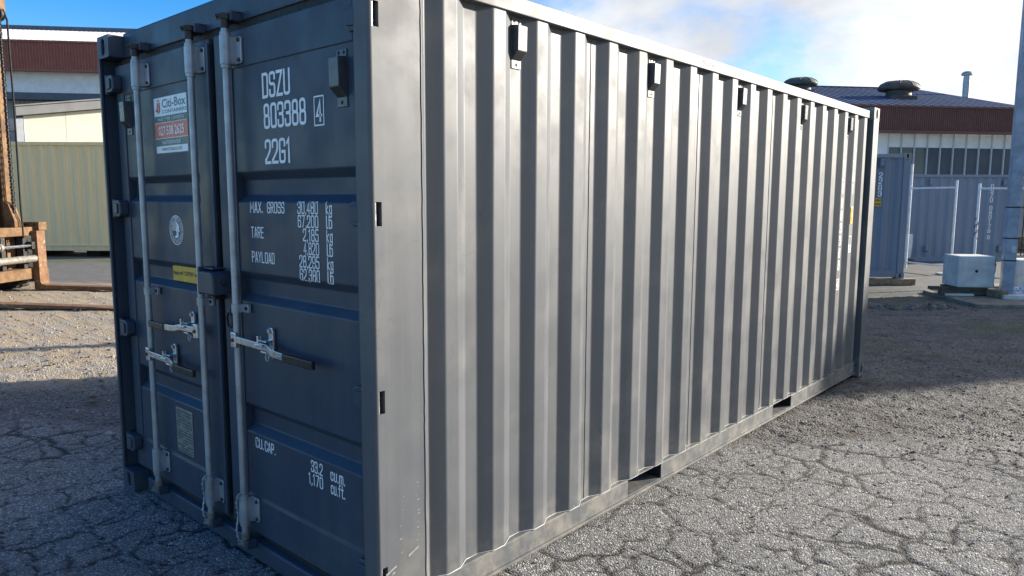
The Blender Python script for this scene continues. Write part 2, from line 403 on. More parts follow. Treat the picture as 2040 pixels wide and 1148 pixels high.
e1 = crackfield(X, Y, .36, 1); e2 = crackfield(X+3.3, Y-1.7, .23, 40)
wid = .0035+.034*fbm(X, Y, 1.7, 3, 60)**2.2
near = ((X > -8) & (X < 8) & (Y > -6) & (Y < 10)).astype(float)
cr1 = 1-sstep(e1+(wob-.5)*.010, wid*.25, wid*1.25)
msk2 = sstep(fbm(X, Y, 1.1, 3, 88), .36, .48)
cr2 = (1-sstep(e2+(wob-.5)*.008, wid*.15, wid*.75))*msk2
crack = np.maximum(cr1, cr2*.92)*asp*near
edge_soft = (1-sstep(e1, .0, .07))*asp*near              # plates sag towards their joints
Z = (fbm(X, Y, .35, 3, 5)-.5)*.03*sstep(np.hypot(X, Y-3), 3.5, 9)
Z = Z+asp*((fbm(X, Y, 7, 3, 12)-.5)*.006 - crack*.007 - edge_soft*.0004)
u = X*.75+Y*.66; v = -X*.66+Y*.75                        # wheel marks run along u
rut = np.abs(fbm(u*.16+.35*fbm(X, Y, .5, 2, 70), v*1.0, 1.9, 3, 23)-.5)*2
grav = 1-asp
far_soft = 1-sstep(np.hypot(X, Y), 16, 30)
clod = fbm(X, Y, 6.5, 5, 14, .62)
pale = sstep(-X+.0*Y, 3.4, 4.6)*sstep(-sE, .55, 1.4)*(1-sstep(-sE, 8.6, 9.8))
Z = Z+grav*((clod-.5)*.034+(fbm(X, Y, 26, 3, 15)-.5)*.012 - .012 + pale*(.5-rut)*.05*far_soft)*(.25+.75*(1-sstep(-sE, 8.6, 9.6)))
# nothing pokes through the container's foot
inside = (np.abs(X) < 1.25) & (Y > -.03) & (Y < 6.1); Z = np.where(inside, np.minimum(Z, -.001), Z)
foot = sstep(np.maximum(np.abs(X)-1.22, np.maximum(-.0-Y, Y-6.06)), .0, .35); Z = np.where(Z > 0, Z*(.25+.75*foot), Z)
tar = sstep(-sE+(fbm(X, Y, .8, 3, 91)-.5)*1.2, 8.9, 9.7)
def blob(x, y, rx, ry, a): 
    c, s = math.cos(a), math.sin(a); dx = X-x; dy = Y-y; p = (dx*c+dy*s)/rx; q = (-dx*s+dy*c)/ry; return np.exp(-(p*p+q*q))
moss = blob(2.6, 10.8, 1.5, .55, .75)*1.15+blob(-.5, 11.9, 1.4, .5, .8)*.62+blob(-.9, 13.3, .9, .28, .8)*.8+blob(-19.0, 6.0, 6.0, .38, .72)*1.3
moss = np.clip(moss, 0, 1)*sstep(fbm(X, Y, 5, 4, 120), .32, .60)
moss = np.maximum(moss, .22*grav*sstep(fbm(X, Y, .9, 4, 130), .60, .72)*(X > -1)*(Y > 7))
me = bpy.data.meshes.new('ground')
vs = np.stack([X, Y, Z], -1).reshape(-1, 3).astype(np.float32)
ii = np.arange((nx-1)*(ny-1)); a = (ii//(ny-1))*ny+ii % (ny-1)
fc = np.stack([a, a+ny, a+ny+1, a+1], -1).astype(np.int32)
me.vertices.add(len(vs)); me.vertices.foreach_set('co', vs.ravel())
me.loops.add(fc.size); me.loops.foreach_set('vertex_index', fc.ravel())
me.polygons.add(len(fc)); me.polygons.foreach_set('loop_start', np.arange(len(fc), dtype=np.int32)*4)
try: me.polygons.foreach_set('loop_total', np.full(len(fc), 4, np.int32))
except Exception: pass
me.update(calc_edges=True); me.polygons.foreach_set('use_smooth', np.ones(len(fc), bool))
for nm, A in (('asph', asp), ('crack', crack), ('moss', moss), ('tar', tar), ('pale', pale)):
    at_ = me.attributes.new(nm, 'FLOAT', 'POINT'); at_.data.foreach_set('value', A.astype(np.float32).ravel())
def ground_mat():
    t = NT('yard_ground')
    asp_, crk, mos, tr, pl_ = (t.attr(k) for k in ('asph', 'crack', 'moss', 'tar', 'pale'))
    big = t.noise(.55, 4, .6); mid = t.noise(6, 5, .65)
    # asphalt: bound chips with tar between
    cell = t.vor(115, 'F1', out=1); chip = t.sep(cell)[0]; dist = t.vor(115, 'F1', out=0); cell2 = t.sep(t.vor(46, 'F1', out=1))[1]
    ca = t.mix(t.ramp(chip, .0, 1., smooth=False), (.070, .071, .073), (.330, .327, .320))
    ca = t.mix(t.math('MULTIPLY', t.ramp(chip, .80, .95), .85), ca, (.62, .60, .57))
    ca = t.mix(t.math('MULTIPLY', t.ramp(cell2, .80, .9), .35), ca, (.05, .05, .052))
    ca = t.mix(t.ramp(mid, .3, .75, .0, .45), ca, (.195, .193, .190)); ca = t.mix(t.ramp(big, .40, .72, .0, .45), ca, (.175, .173, .170))
    ca = t.mix(t.math('MULTIPLY', crk, .93), ca, (.020, .017, .013))
    # gravel: crushed stone and silt
    gc = t.sep(t.vor(62, 'F1', out=1)); gd = t.vor(62, 'F1', out=0)
    cg = t.mix(t.ramp(gc[0], 0, 1, smooth=False), (.048, .046, .044), (.198, .190, .178))
    cg = t.mix(t.math('MULTIPLY', t.ramp(gc[1], .90, .97), .7), cg, (.27, .255, .235))
    cg = t.mix(t.ramp(t.noise(3.1, 5, .62), .45, .68, .0, .75), cg, (.068, .056, .042))
    cp = t.mix(t.ramp(gc[0], 0, 1, smooth=False), (.22, .185, .14), (.46, .41, .34)); cp = t.mix(t.ramp(t.noise(2.4, 5, .65), .40, .66, 0, .85), cp, (.40, .30, .18))
    cg = t.mix(pl_, cg, cp)
    ct = t.mix(t.ramp(mid, .3, .7), (.105, .103, .098), (.150, .146, .136))
    cg = t.mix(tr, cg, ct)
    c = t.mix(asp_, cg, ca)
    cm = t.mix(t.noise(40, 4, .7), (.030, .060, .010), (.095, .135, .022)); c = t.mix(t.math('MULTIPLY', mos, .92, True), c, cm)
    ha = t.math('SUBTRACT', t.math('MULTIPLY', chip, .5), t.math('MULTIPLY', dist, .9)); hg = t.math('SUBTRACT', t.math('MULTIPLY', gc[2], .9), t.math('MULTIPLY', gd, 1.2))
    hg = t.mix(tr, hg, t.math('MULTIPLY', hg, .15)); h = t.mix(asp_, hg, ha)
    nb = t.bump(h, 1.0, .011); nb = t.bump(t.noise(24, 5, .7), .5, .012, nb)
    rough = t.ramp(t.noise(1.2, 3), .35, .7, .72, .95)
    return t.fin(c, rough, 0, nb, .35)
me.materials.append(ground_mat())
go = bpy.data.objects.new('ground', me); COL.objects.link(go); tag(go, kind='structure')
def ground_z(x, y):
    i = int(np.clip(np.searchsorted(gx, x)-1, 0, nx-2)); j = int(np.clip(np.searchsorted(gy, y)-1, 0, ny-2)); return float(max(Z[i:i+2, j:j+2].max()-.002, Z[i, j]))
# loose crushed stone lying on the gravel and along the asphalt's broken edge
def stones(name, n, region, smin, smax, mats, seed, flat=.6):
    r = np.random.default_rng(seed); V = []; Fc = []; MI = []
    t = (1+5**.5)/2
    iv = np.array([(-1,t,0),(1,t,0),(-1,-t,0),(1,-t,0),(0,-1,t),(0,1,t),(0,-1,-t),(0,1,-t),(t,0,-1),(t,0,1),(-t,0,-1),(-t,0,1)])/1.9
    ifc = np.array([(0,11,5),(0,5,1),(0,1,7),(0,7,10),(0,10,11),(1,5,9),(5,11,4),(11,10,2),(10,7,6),(7,1,8),(3,9,4),(3,4,2),(3,2,6),(3,6,8),(3,8,9),(4,9,5),(2,4,11),(6,2,10),(8,6,7),(9,8,1)])
    k = 0
    while k < n:
        p = region(r)
        if p is None: continue
        s = smin+(smax-smin)*r.random()**3
        q = iv*(1+(r.random((12, 3))-.5)*.55)*s*np.array([1, .6+.5*r.random(), flat*(.6+.6*r.random())])
        a = r.random()*6.28; c_, s_ = math.cos(a), math.sin(a)
        q = np.stack([q[:, 0]*c_-q[:, 1]*s_, q[:, 0]*s_+q[:, 1]*c_, q[:, 2]], -1)+[p[0], p[1], ground_z(p[0], p[1])+s*.12]
        V.append(q); Fc.append(ifc+12*k); MI += [r.integers(len(mats))]*20; k += 1
    V = np.concatenate(V); Fc = np.concatenate(Fc)
    m = bpy.data.meshes.new(name); m.from_pydata(V.tolist(), [], Fc.tolist()); [m.materials.append(x) for x in mats]; m.polygons.foreach_set('material_index', MI)
    o = bpy.data.objects.new(name, m); COL.objects.link(o); return o
STN = [simple('stone_grey', (.15, .145, .135), .8, 0, .3, 40, .2), simple('stone_pale', (.30, .285, .26), .8, 0, .3, 40, .2), simple('stone_brown', (.13, .105, .08), .85, 0, .3, 40, .2)]
def reg_left(r):
    x, y = r.uniform(-13, -1.3), r.uniform(-2.5, 8); s = edge_s(np.array(x), np.array(y))
    if s > .25 or s < -8.5 or (abs(x) < 1.3 and -.1 < y < 6.1): return None
    if r.random() > math.exp(s*.16): return None
    return x, y
def reg_right(r):
    x, y = r.uniform(-.5, 4.2), r.uniform(2.5, 13); s = edge_s(np.array(x), np.array(y))
    if s > .35 or s < -8.5 or (x < 1.3 and y < 6.1): return None
    if r.random() > math.exp(s*.2): return None
    return x, y
def reg_asph(r):
    x, y = r.uniform(-3.5, 4.0), r.uniform(-1.6, 4.8); s = edge_s(np.array(x), np.array(y))
    if s < 0 or (abs(x) < 1.21 and -.02 < y < 6.1): return None
    if r.random() > .25+.75*math.exp(-s*1.2): return None
    return x, y
tag(stones('loose_gravel', 7000, reg_left, .005, .026, STN, 1), 'crushed grey stone strewn over the sunlit yard left of the container', 'gravel', kind='stuff')
tag(stones('loose_gravel', 7000, reg_right, .004, .015, STN[::2]+STN[:1], 2), 'dark crushed stone strewn over the yard right of the container', 'gravel', kind='stuff')
tag(stones('loose_grit', 7000, reg_asph, .0025, .009, STN, 3), 'fine grit lying on the cracked asphalt', 'grit', kind='stuff')
# ================================================================== buildings round the yard
RZ = -YAW                                               # the far rows stand nearly square to the view: local x runs right, y runs away
M['brown'] = simple('brown_cladding', (.25, .075, .048), .5, 0, .12, 3, .05)
M['brown2'] = simple('dark_brown_cladding', (.135, .052, .042), .55, 0, .12, 3, .05)
M['wallwhite'] = simple('white_wall_paint', (.78, .79, .80), .7, 0, .08, 2.2, .1)
M['wallgrey'] = simple('grey_cladding', (.27, .265, .26), .65, 0, .1, 2, .05)
M['beam'] = simple('blue_grey_steel', (.075, .090, .125), .5, .2, .15, 4, .05)
M['cream'] = simple('cream_panel', (.74, .71, .58), .55, 0, .05, 1.5, .02)
M['roofwhite'] = simple('zincalume_roof', (.50, .51, .52), .5, .1, .1, 1.2, .03)
M['mull'] = simple('pale_mullion', (.50, .52, .55), .5, .1, .08, 8, 0)
def roof_blue():
    t = NT('blue_roof_sheet'); n = t.noise(1, 5, .6, t.map((2.2, .25, 1)))
    c = t.mix(t.ramp(n, .3, .7), (.038, .066, .125), (.065, .105, .180))
    c = t.mix(t.ramp(t.noise(.55, 5, .65), .56, .72, 0, .75), c, (.040, .032, .040))
    return t.fin(c, t.ramp(t.noise(2, 3), .3, .7, .80, .92), 0, t.bump(t.noise(1, 4, .6, t.map((9, .4, 1))), .2, .02), .12)
M['roofblue'] = roof_blue()
def glass_mat():
    t = NT('window_glass'); c = t.mix(t.ramp(t.noise(.7, 3), .3, .7), (.085, .100, .118), (.115, .130, .148)); return t.fin(c, .06, 0, t.bump(t.noise(1.6, 2), .06, .02), .25)
M['glass'] = glass_mat()
def ribs(mb, x0, x1, pitch, depth, F, m=0):
    """trapezoid-ribbed sheet: F(x, d, k) -> point for k = 0, 1 (two edges), d = how far the rib stands out"""
    xs = []; x = x0
    while x < x1-1e-6:
        for f, d in ((0, 0), (.28, 0), (.42, depth), (.80, depth), (.94, 0)):
            xx = x+f*pitch
            if xx <= x1: xs.append((xx, d))
        x += pitch
    xs.append((x1, 0))
    vs = [F(x, d, k) for x, d in xs for k in (0, 1)]
    mb.add(vs, [(2*i, 2*i+1, 2*i+3, 2*i+2) for i in range(len(xs)-1)], m); return mb
def xy(px, py, D, z=0): p = at(px, py, D); return (p.x, p.y, z)
# --- workshop seen left of the container
bl = empty('workshop_building', xy(120, 147, 40), RZ+R_(7))
tag(bl, 'long workshop behind the olive unit with brown ribbed fascia and pale sheet roof', 'building')
xl, xr = -16, 20
mb = MB(); ribs(mb, xl, xr, .155, .035, lambda x, d, k: (x, -.62-d, 8.74+k*1.42)); mb.build('fascia', M['brown'], bl)
mb = MB(); mb.box(xl, xr, -.70, -.40, 10.16, 10.26); mb.box(xl, xr, -.72, -.40, 8.62, 8.74); mb.build('fascia_trim', M['brown'], bl)
MB().box(xl, xr, -.40, -.05, 8.70, 8.735).build('soffit', M['wallwhite'], bl)
mb = MB(); ribs(mb, xl, xr, .30, .05, lambda x, d, k: (x, -.40+k*11.4, 10.16+k*3.05+d)); mb.build('roof', M['roofwhite'], bl)
MB().box(xl, xr, 10.8, 11.5, 13.20, 13.48).build('ridge_cap', M['beam'], bl)
MB().box(xl, xr, 0, .3, 7.55, 8.70).build('upper_wall', M['wallwhite'], bl)
MB().box(xl, xr, -.22, .3, 7.18, 7.55).build('steel_beam', M['beam'], bl)
mb = MB(); ribs(mb, xl, xr, .24, .03, lambda x, d, k: (x, .30-d, k*7.18)); mb.build('lower_wall', M['wallgrey'], bl)
# --- cream shed in front of it
cs = empty('cream_shed', xy(47, 240, 30.5), R_(90-14))
tag(cs, 'cream panelled shed wall with sloping grey verge above the olive unit', 'building')
for i in range(6):
    x0 = i*1.52; z0 = 5.20+.165*x0; z1 = 5.20+.165*(x0+1.5)
    MB().prism([(x0, 0), (x0+1.508, 0), (x0+1.508, z1), (x0, z0)], 'y', 0, .08).build('wall_panel', M['cream'], cs, bevel=.004)
mb = MB(); mb.prism([(-.25, 5.18), (9.2, 6.74), (9.2, 7.10), (-.25, 5.54)], 'y', -.30, .3); mb.build('verge', M['wallgrey'], cs)
mb = MB(); mb.prism([(-.30, 5.545), (9.2, 7.105), (9.2, 7.16), (-.30, 5.60)], 'y', -.36, 5); mb.build('roof', M['wallgrey'], cs)
mb = MB(); mb.box(-.28, -.02, -.06, .10, 0, 5.1); mb.build('corner_trim', M['mull'], cs)
mb = MB(); mb.box(-.62, -.30, -.25, .10, 4.55, 5.05); mb.build('floodlight', M['beam'], cs)
MB().box(-.10, 9.1, .1, 5, 0, 5.0).build('shed_body', M['wallgrey'], cs)
# --- workshop seen right of the container
br = empty('workshop_building', xy(1880, 268, 32), RZ+R_(7))
tag(br, 'low workshop with blue sheet roof, brown fascia and a band of tall windows', 'building')
xl, xr = -16, 4.4
mb = MB(); ribs(mb, xl, xr, .098, .028, lambda x, d, k: (x, -.55-d, 4.80+k*.98)); mb.build('fascia', M['brown2'], br)
mb = MB(); mb.box(xl, xr, -.62, -.35, 5.78, 5.86); mb.box(xl, xr, -.64, -.35, 4.70, 4.80); mb.build('fascia_trim', M['brown2'], br)
MB().box(xl, xr, -.35, -.002, 4.745, 4.775).build('soffit', M['wallwhite'], br)
mb = MB(); ribs(mb, xl, xr, .42, .045, lambda x, d, k: (x, -.35+k*8.6, 5.80+k*2.16+d)); mb.build('roof', M['roofblue'], br)
MB().box(xl, xr, 8.1, 8.5, 7.93, 8.04).build('ridge_cap', M['brown2'], br)
MB().box(xl, -2.62, 0, .25, 0, 4.74).build('wall', M['wallwhite'], br)
MB().box(-2.62, xr, .06, .25, 0, 2.86).build('wall', M['wallgrey'], br)
MB().box(xr-.2, xr, .26, 8.2, 0, 4.74).build('wall', M['wallwhite'], br)
p = .622
for i in range(11):
    x = -2.60+i*p
    MB().box(x+.025, x+p-.025, .03, .06, 4.14, 4.74).build('blank_panel', M['wallwhite'], br)
    MB().box(x+.025, x+p-.025, .05, .06, 2.90, 4.13).build('window_pane', M['glass'], br)
    MB().box(x-.025, x+.025, -.02, .08, 2.86, 4.742).build('mullion', M['mull'], br)
MB().box(-2.62, 4.3, -.05, .07, 2.83, 2.90).build('window_sill', M['mull'], br, bevel=.01)
MB().box(-2.5, 3.1, 2.6, 2.7, 0, 4.7).build('back_partition', M['inside'], br)
M['ventrust'] = rusty('weathered_vent', (.055, .047, .048), (.105, .085, .080), dark=(.03, .02, .018), sc=2.5, rough=.7)
M['ventgreen'] = rusty('mossy_vent', (.045, .055, .050), (.085, .095, .085), dark=(.025, .03, .025), sc=2.5, rough=.7)
def mushroom(px, py, D, w, mat, label):
    p_ = at(px, py, D); o = empty('roof_ventilator', (p_.x, p_.y, p_.z), RZ); tag(o, label, 'roof vent', 'mushroom vents on the workshop roof')
    s = w/2
    mb = MB(); mb.lathe([(.60*s, -.9), (.60*s, .02), (.62*s, .02), (.62*s, .12*s), (.60*s, .12*s), (.58*s, .34*s)], n=28, sy=.9); mb.build('vent_throat', mat, o, smooth=True)
    mb = MB(); mb.prism([(-.72*s, -.9), (.72*s, -.9), (.66*s, .06), (-.66*s, .06)], 'y', -.62*s, .62*s); mb.build('vent_upstand', M['wallgrey'] if False else mat, o, bevel=.03)
    mb = MB(); mb.lathe([(.55*s, .33*s), (.92*s, .36*s), (1.0*s, .44*s), (1.0*s, .50*s), (.90*s, .64*s), (.62*s, .78*s), (.25*s, .84*s), (0, .85*s)], n=32, sy=.8); cap = mb.build('vent_hood', mat, o, smooth=True)
    for i in range(10):
        a = 2*math.pi*i/10; pts = [(r*s*1.005*math.cos(a), r*s*.804*math.sin(a), z*s+.006) for r, z in ((1.0, .50), (.90, .64), (.62, .78), (.25, .84))]
        MB().tube(pts, .018, 5).build('hood_rib', mat, cap)
    return o
mushroom(1789, 196, 35.0, 1.95, M['ventrust'], 'rust-brown mushroom ventilator on the blue roof, beside the silver flue')
mushroom(1594, 184, 37.5, 1.75, M['ventgreen'], 'grey-green mushroom ventilator just above the container roof line')
p_ = at(1924, 186, 38); fl = empty('roof_flue', (p_.x, p_.y, p_.z)); tag(fl, 'silver flue pipe with domed cap on the blue roof', 'flue')
mb = MB(); mb.lathe([(.165, -.6), (.165, .80), (.15, .80), (.15, .95)], n=20); mb.build('flue_pipe', M['galv'], fl, smooth=True)
for z in (.05, .45): MB().lathe([(.172, z), (.178, z+.02), (.172, z+.04)], n=20).build('flue_band', M['galv'], fl, smooth=True)
mb = MB(); mb.lathe([(.16, .93), (.27, .92), (.28, .97), (.24, 1.06), (.12, 1.12), (0, 1.13)], n=20); mb.build('flue_cap', M['galv'], fl, smooth=True)
# --- unseen tall block, added towards the sun to shade behind the container's far end
wh = empty('unseen_shade_block', (17.6, 32.9, 0), math.atan2(.507, -.861))
tag(wh, 'tall narrow grey sheet-clad block out of view, added to shade the yard behind the container', 'building')
mb = MB(); mb.prism([(0, 0), (4.4, 0), (4.4, 10.0), (2.2, 11.3), (0, 10.0)], 'y', -6, 0); mb.build('wall', M['wallgrey'], wh, bevel=.01)
mb = MB(); mb.prism([(-.15, 9.94), (2.2, 11.34), (2.2, 11.44), (-.15, 10.04)], 'y', -6.2, .2); mb.build('roof', M['roofwhite'], wh)
mb = MB(); mb.prism([(4.55, 9.94), (4.55, 10.04), (2.201, 11.44), (2.201, 11.34)], 'y', -6.2, .2); mb.build('roof', M['roofwhite'], wh)
mb = MB(); mb.box(1.0, 3.4, .005, .06, 0, 3.6); mb.build('roller_door', M['wallwhite'], wh, bevel=.01)
# ================================================================== the container in the foreground
WX, HZ, LY = 1.219, 2.591, 6.058
box_root = empty('shipping_container', (0, 0, 0))
tag(box_root, 'large dark grey shipping container in the foreground, closed doors with white lettering, lit corrugated side', 'container')
def oval(hw, hh, n=28):
    pts = []
    for i in range(n):
        t = 2*math.pi*i/n; c, s = math.cos(t), math.sin(t)
        if hh >= hw: pts.append((hw*c, (hh-hw)*(1 if s > 0 else -1)*(1 if abs(s) > 1e-6 else 0)+hw*s))
        else: pts.append(((hw-hh)*(1 if c > 0 else -1)*(1 if abs(c) > 1e-6 else 0)+hh*c, hh*s))
    return pts
def casting():
    """corner fitting: outer end face at y=0 (towards -y), outer side face at x=.162 (towards +x), apertures in both"""
    mb = MB(); a, b, h = .162, .178, .118; n = 28
    def face(P, w, hh, ow, oh, depth):
        ov = oval(ow, oh, n); rect = []
        for (x, y) in ov:
            k = min(w/2/max(abs(x), 1e-6), hh/2/max(abs(y), 1e-6)); rect.append((x*k, y*k))
        # snap nearest samples to the true corners
        for cx_, cy_ in ((w/2, hh/2), (-w/2, hh/2), (-w/2, -hh/2), (w/2, -hh/2)):
            j = min(range(n), key=lambda i: (rect[i][0]-cx_)**2+(rect[i][1]-cy_)**2); rect[j] = (cx_, cy_)
        vs = [P(x, y, 0) for x, y in rect]+[P(x, y, 0) for x, y in ov]+[P(x, y, depth) for x, y in ov]
        fs = []
        for i in range(n):
            j = (i+1) % n; fs += [(i, j, n+j, n+i), (n+i, n+j, 2*n+j, 2*n+i)]
        mb.add(vs, fs); mb.add([P(x, y, depth) for x, y in ov], [tuple(range(n))], 1)
    face(lambda x, y, d: (a/2+x, d, h/2+y), a, h, .022, .042, .030)
    face(lambda x, y, d: (a-d, b/2+x, h/2+y), b, h, .025, .042, .030)
    mb.quad((0, b, 0), (0, b, h), (a, b, h), (a, b, 0)); mb.quad((0, 0, 0), (0, 0, h), (0, b, h), (0, b, 0))
    mb.quad((0, 0, h), (a, 0, h), (a, b, h), (0, b, h)); mb.quad((0, 0, 0), (0, b, 0), (a, b, 0), (a, 0, 0))
    return mb
def put_casting(x, y, z, sx, sy, mat):
    mb = casting()
    mb.v = [((p[0]-.162)*sx+x, p[1]*sy+y, p[2]+z) for p in mb.v]
    bm_ = mb
    # weld so the bevel can round the edges
    o = bm_.build('corner_casting', [mat, M['inside']], box_root)
    b = bmesh.new(); b.from_mesh(o.data); bmesh.ops.remove_doubles(b, verts=b.verts, dist=.0004); bmesh.ops.recalc_face_normals(b, faces=b.faces); b.to_mesh(o.data); b.free()
    md = o.modifiers.new('bevel', 'BEVEL'); md.width = .007; md.segments = 3; md.limit_method = 'ANGLE'; md.angle_limit = R_(50)
    return o
for z in (0, HZ-.118):
    put_casting(WX, 0, z, 1, 1, M['paint']); put_casting(-WX, 0, z, -1, 1, M['paint_shaded'])
    put_casting(WX, LY, z, 1, -1, M['castrust'] if z else M['paint']); put_casting(-WX, LY, z, -1, -1, M['paint'])
# --- front posts: outer shell with a lip round the front corner, hinge slots cut in the side face
HINGES = (2.335, 1.650, .965, .285)
def front_post(sx):
    mb = MB(); r = .014
    prof = [(WX, .235)]
    for i in range(9):
        t = math.pi/2*i/8; prof.append((WX-r+r*math.cos(t), r-r*math.sin(t)))
    prof += [(1.135, 0), (1.135, .012), (1.150, .03), (1.150, .235)]
    z0, z1 = .118, HZ-.118
    zs = [z0]
    for h in sorted(HINGES):
        zs += [h-.043, h+.043]
    zs.append(z1)
    def strip(a, b, za, zb, m=0): mb.quad((sx*a[0], a[1], za), (sx*b[0], b[1], za), (sx*b[0], b[1], zb), (sx*a[0], a[1], zb), m)
    hy0, hy1 = .016, .044
    for i in range(len(zs)-1):
        za, zb = zs[i], zs[i+1]; hole = i % 2 == 1
        if not hole: strip((WX, .235), (WX, r), za, zb)
        else:
            strip((WX, .235), (WX, hy1), za, zb); strip((WX, hy0), (WX, r), za, zb)
            for yy in (hy0, hy1): mb.quad((sx*WX, yy, za), (sx*(WX-.045), yy, za), (sx*(WX-.045), yy, zb), (sx*WX, yy, zb))
            for zz in (za, zb): mb.quad((sx*WX, hy0, zz), (sx*(WX-.045), hy0, zz), (sx*(WX-.045), hy1, zz), (sx*WX, hy1, zz), 1)
            mb.quad((sx*(WX-.045), hy0, za), (sx*(WX-.045), hy1, za), (sx*(WX-.045), hy1, zb), (sx*(WX-.045), hy0, zb), 1)
    for a, b in zip(prof[1:], prof[2:]): strip(a, b, z0, z1)
    o = mb.build('corner_post', [M['paint'], M['inside']], box_root)
    b = bmesh.new(); b.from_mesh(o.data); bmesh.ops.remove_doubles(b, verts=b.verts, dist=.0003); bmesh.ops.recalc_face_normals(b, faces=b.faces); b.to_mesh(o.data); b.free()
    for h in HINGES:
        MB().cyl((sx*(WX-.012), .0215, h-.046), (sx*(WX-.012), .0215, h+.046), .0055, n=10).build('hinge_pin', M['zinc'], o, smooth=True)
    return o
front_post(1)
# left post: seen from inside the door recess, so only the outer shell and lip
mbp = MB(); mbp.prism([(-WX, 0), (-1.196, 0), (-1.196, .012), (-1.206, .02), (-1.206, .235), (-WX, .235)], 'z', .118, HZ-.118)
mbp.build('corner_post', M['paint_shaded'], box_root, bevel=.003)
MB().box(-1.205, -1.125, .085, .12, .12, 2.46).build('door_gasket', M['black'], box_root)
MB().box(1.128, 1.149, .075, .12, .12, 2.46).build('door_gasket', M['black'], box_root)
MB().box(-1.13, 1.13, .0885, .12, 2.41, 2.50).build('door_gasket', M['black'], box_root)
MB().box(-1.13, 1.13, .0885, .12, .085, .17).build('door_gasket', M['black'], box_root)
for sx in (1, -1):
    mbp = MB(); mbp.prism([(sx*WX, 5.88), (sx*WX, LY-.012), (sx*(WX-.012), LY), (sx*1.10, LY), (sx*1.10, 5.95), (sx*1.13, 5.88)], 'z', .118, HZ-.118)
    mbp.build('corner_post', M['paint'], box_root, bevel=.005)
# --- header, sill, rails, roof, floor
mb = MB(); mb.prism([(.078, 2.475), (.078, 2.600), (.084, 2.606), (.20, 2.606), (.20, 2.475)], 'x', -1.057, 1.057); mb.build('door_header', M['paint_shaded'], box_root, bevel=.004)
mb = MB(); mb.prism([(.053, .012), (.053, .088), (.058, .094), (.20, .115), (.20, .012)], 'x', -1.057+.06, 1.057); mb.build('door_sill', M['paint_shaded'], box_root, bevel=.003)
for sx in (1, -1):
    mb = MB(); mb.prism([(sx*1.19, 2.487), (sx*1.19, 2.555), (sx*1.12, 2.555), (sx*1.12, 2.487)], 'y', .178, LY-.178)
    mb.build('top_rail', M['rail'], box_root, bevel=.004)
    mb = MB()
    for y0, y1 in ((.178, 1.785), (2.150, 3.850), (4.225, LY-.178)):
        mb.box(sx*1.170, sx*1.1765, y0, y1, .046, .140)
    mb.box(sx*1.06, sx*1.1775, .178, LY-.178, .140, .146)              # ledge the wall stands on
    mb.box(sx*1.10, sx*1.190, .178, LY-.178, .032, .046)               # lower flange
    rail = mb.build('bottom_rail', M['rail'], box_root, bevel=.002)
    for y0, y1 in ((1.785, 2.150), (3.850, 4.225)):
        mb = MB(); x0, x1 = (.0, 1.169) if sx > 0 else (-1.169, .0)
        mb.box(x0, x1, y0-.006, y0, .0465, .1395); mb.box(x0, x1, y1, y1+.006, .0465, .1395)
        mb.box(x0, x1, y0, y1, .1335, .1395)
        mb.build('fork_pocket', M['inside'], box_root)
        mb = MB(); mb.box(x0, x1+.0 if sx < 0 else 1.1755, y0+.001, y1-.001, .0465, .050); mb.build('pocket_floor', M['rail'], box_root)
# roof: a shallow corrugated sheet
mb = MB(); ys = np.linspace(.19, LY-.19, 85); vs = []
for i, y in enumerate(ys):
    z = 2.556+(.018 if (i % 4) in (1, 2) else .0); vs += [(-1.121, y, z), (1.121, y, z)]
mb.add(vs, [(2*i, 2*i+1, 2*i+3, 2*i+2) for i in range(len(ys)-1)]); mb.build('roof_panel', M['paint'], box_root)
MB().box(-1.10, 1.10, .18, LY-.18, .16, .188).build('floor_deck', M['inside'], box_root)
MB().box(-1.09, 1.09, LY-.09, LY-.05, .118, 2.50).build('end_wall', M['paint'], box_root)
MB().box(-1.10, 1.10, LY-.16, LY-.012, .012, .115).build('end_sill', M['paint'], box_root, bevel=.004)
MB().box(-1.10, 1.10, LY-.16, LY-.012, 2.50, 2.58).build('end_header', M['paint'], box_root, bevel=.004)
# --- corrugated side walls
XO, XI = 1.181, 1.145; PY, Y0 = .2815, .386
def wall_profile():
    p = [(.235, WX-.001), (.3165, XI)]
    for k in range(20):
        y = Y0+k*PY
        p += [(y, XO), (y+.073, XO)]
        if k < 19: p += [(y+.1425, XI), (y+.2125, XI)]
    p += [(Y0+19*PY+.1425, XI), (5.884, XI)]
    return p
PROF = wall_profile()
def rounded_prof(P, r=.006, seg=4):
    res = [P[0]]
    for i in range(1, len(P)-1):
        p = Vector(P[i]); a = Vector(P[i-1])-p; b = Vector(P[i+1])-p
        A = p+a.normalized()*r; B = p+b.normalized()*r
        for j in range(seg+1):
            t = j/seg; q = A*(1-t)**2+p*2*t*(1-t)+B*t*t; res.append((q.x, q.y))
    return res+[P[-1]]
RP = rounded_prof(PROF)
def wall_x(y):
    for (a, xa), (b, xb) in zip(PROF, PROF[1:]):
        if a <= y <= b: return xa+(xb-xa)*(y-a)/(b-a)
    return XI
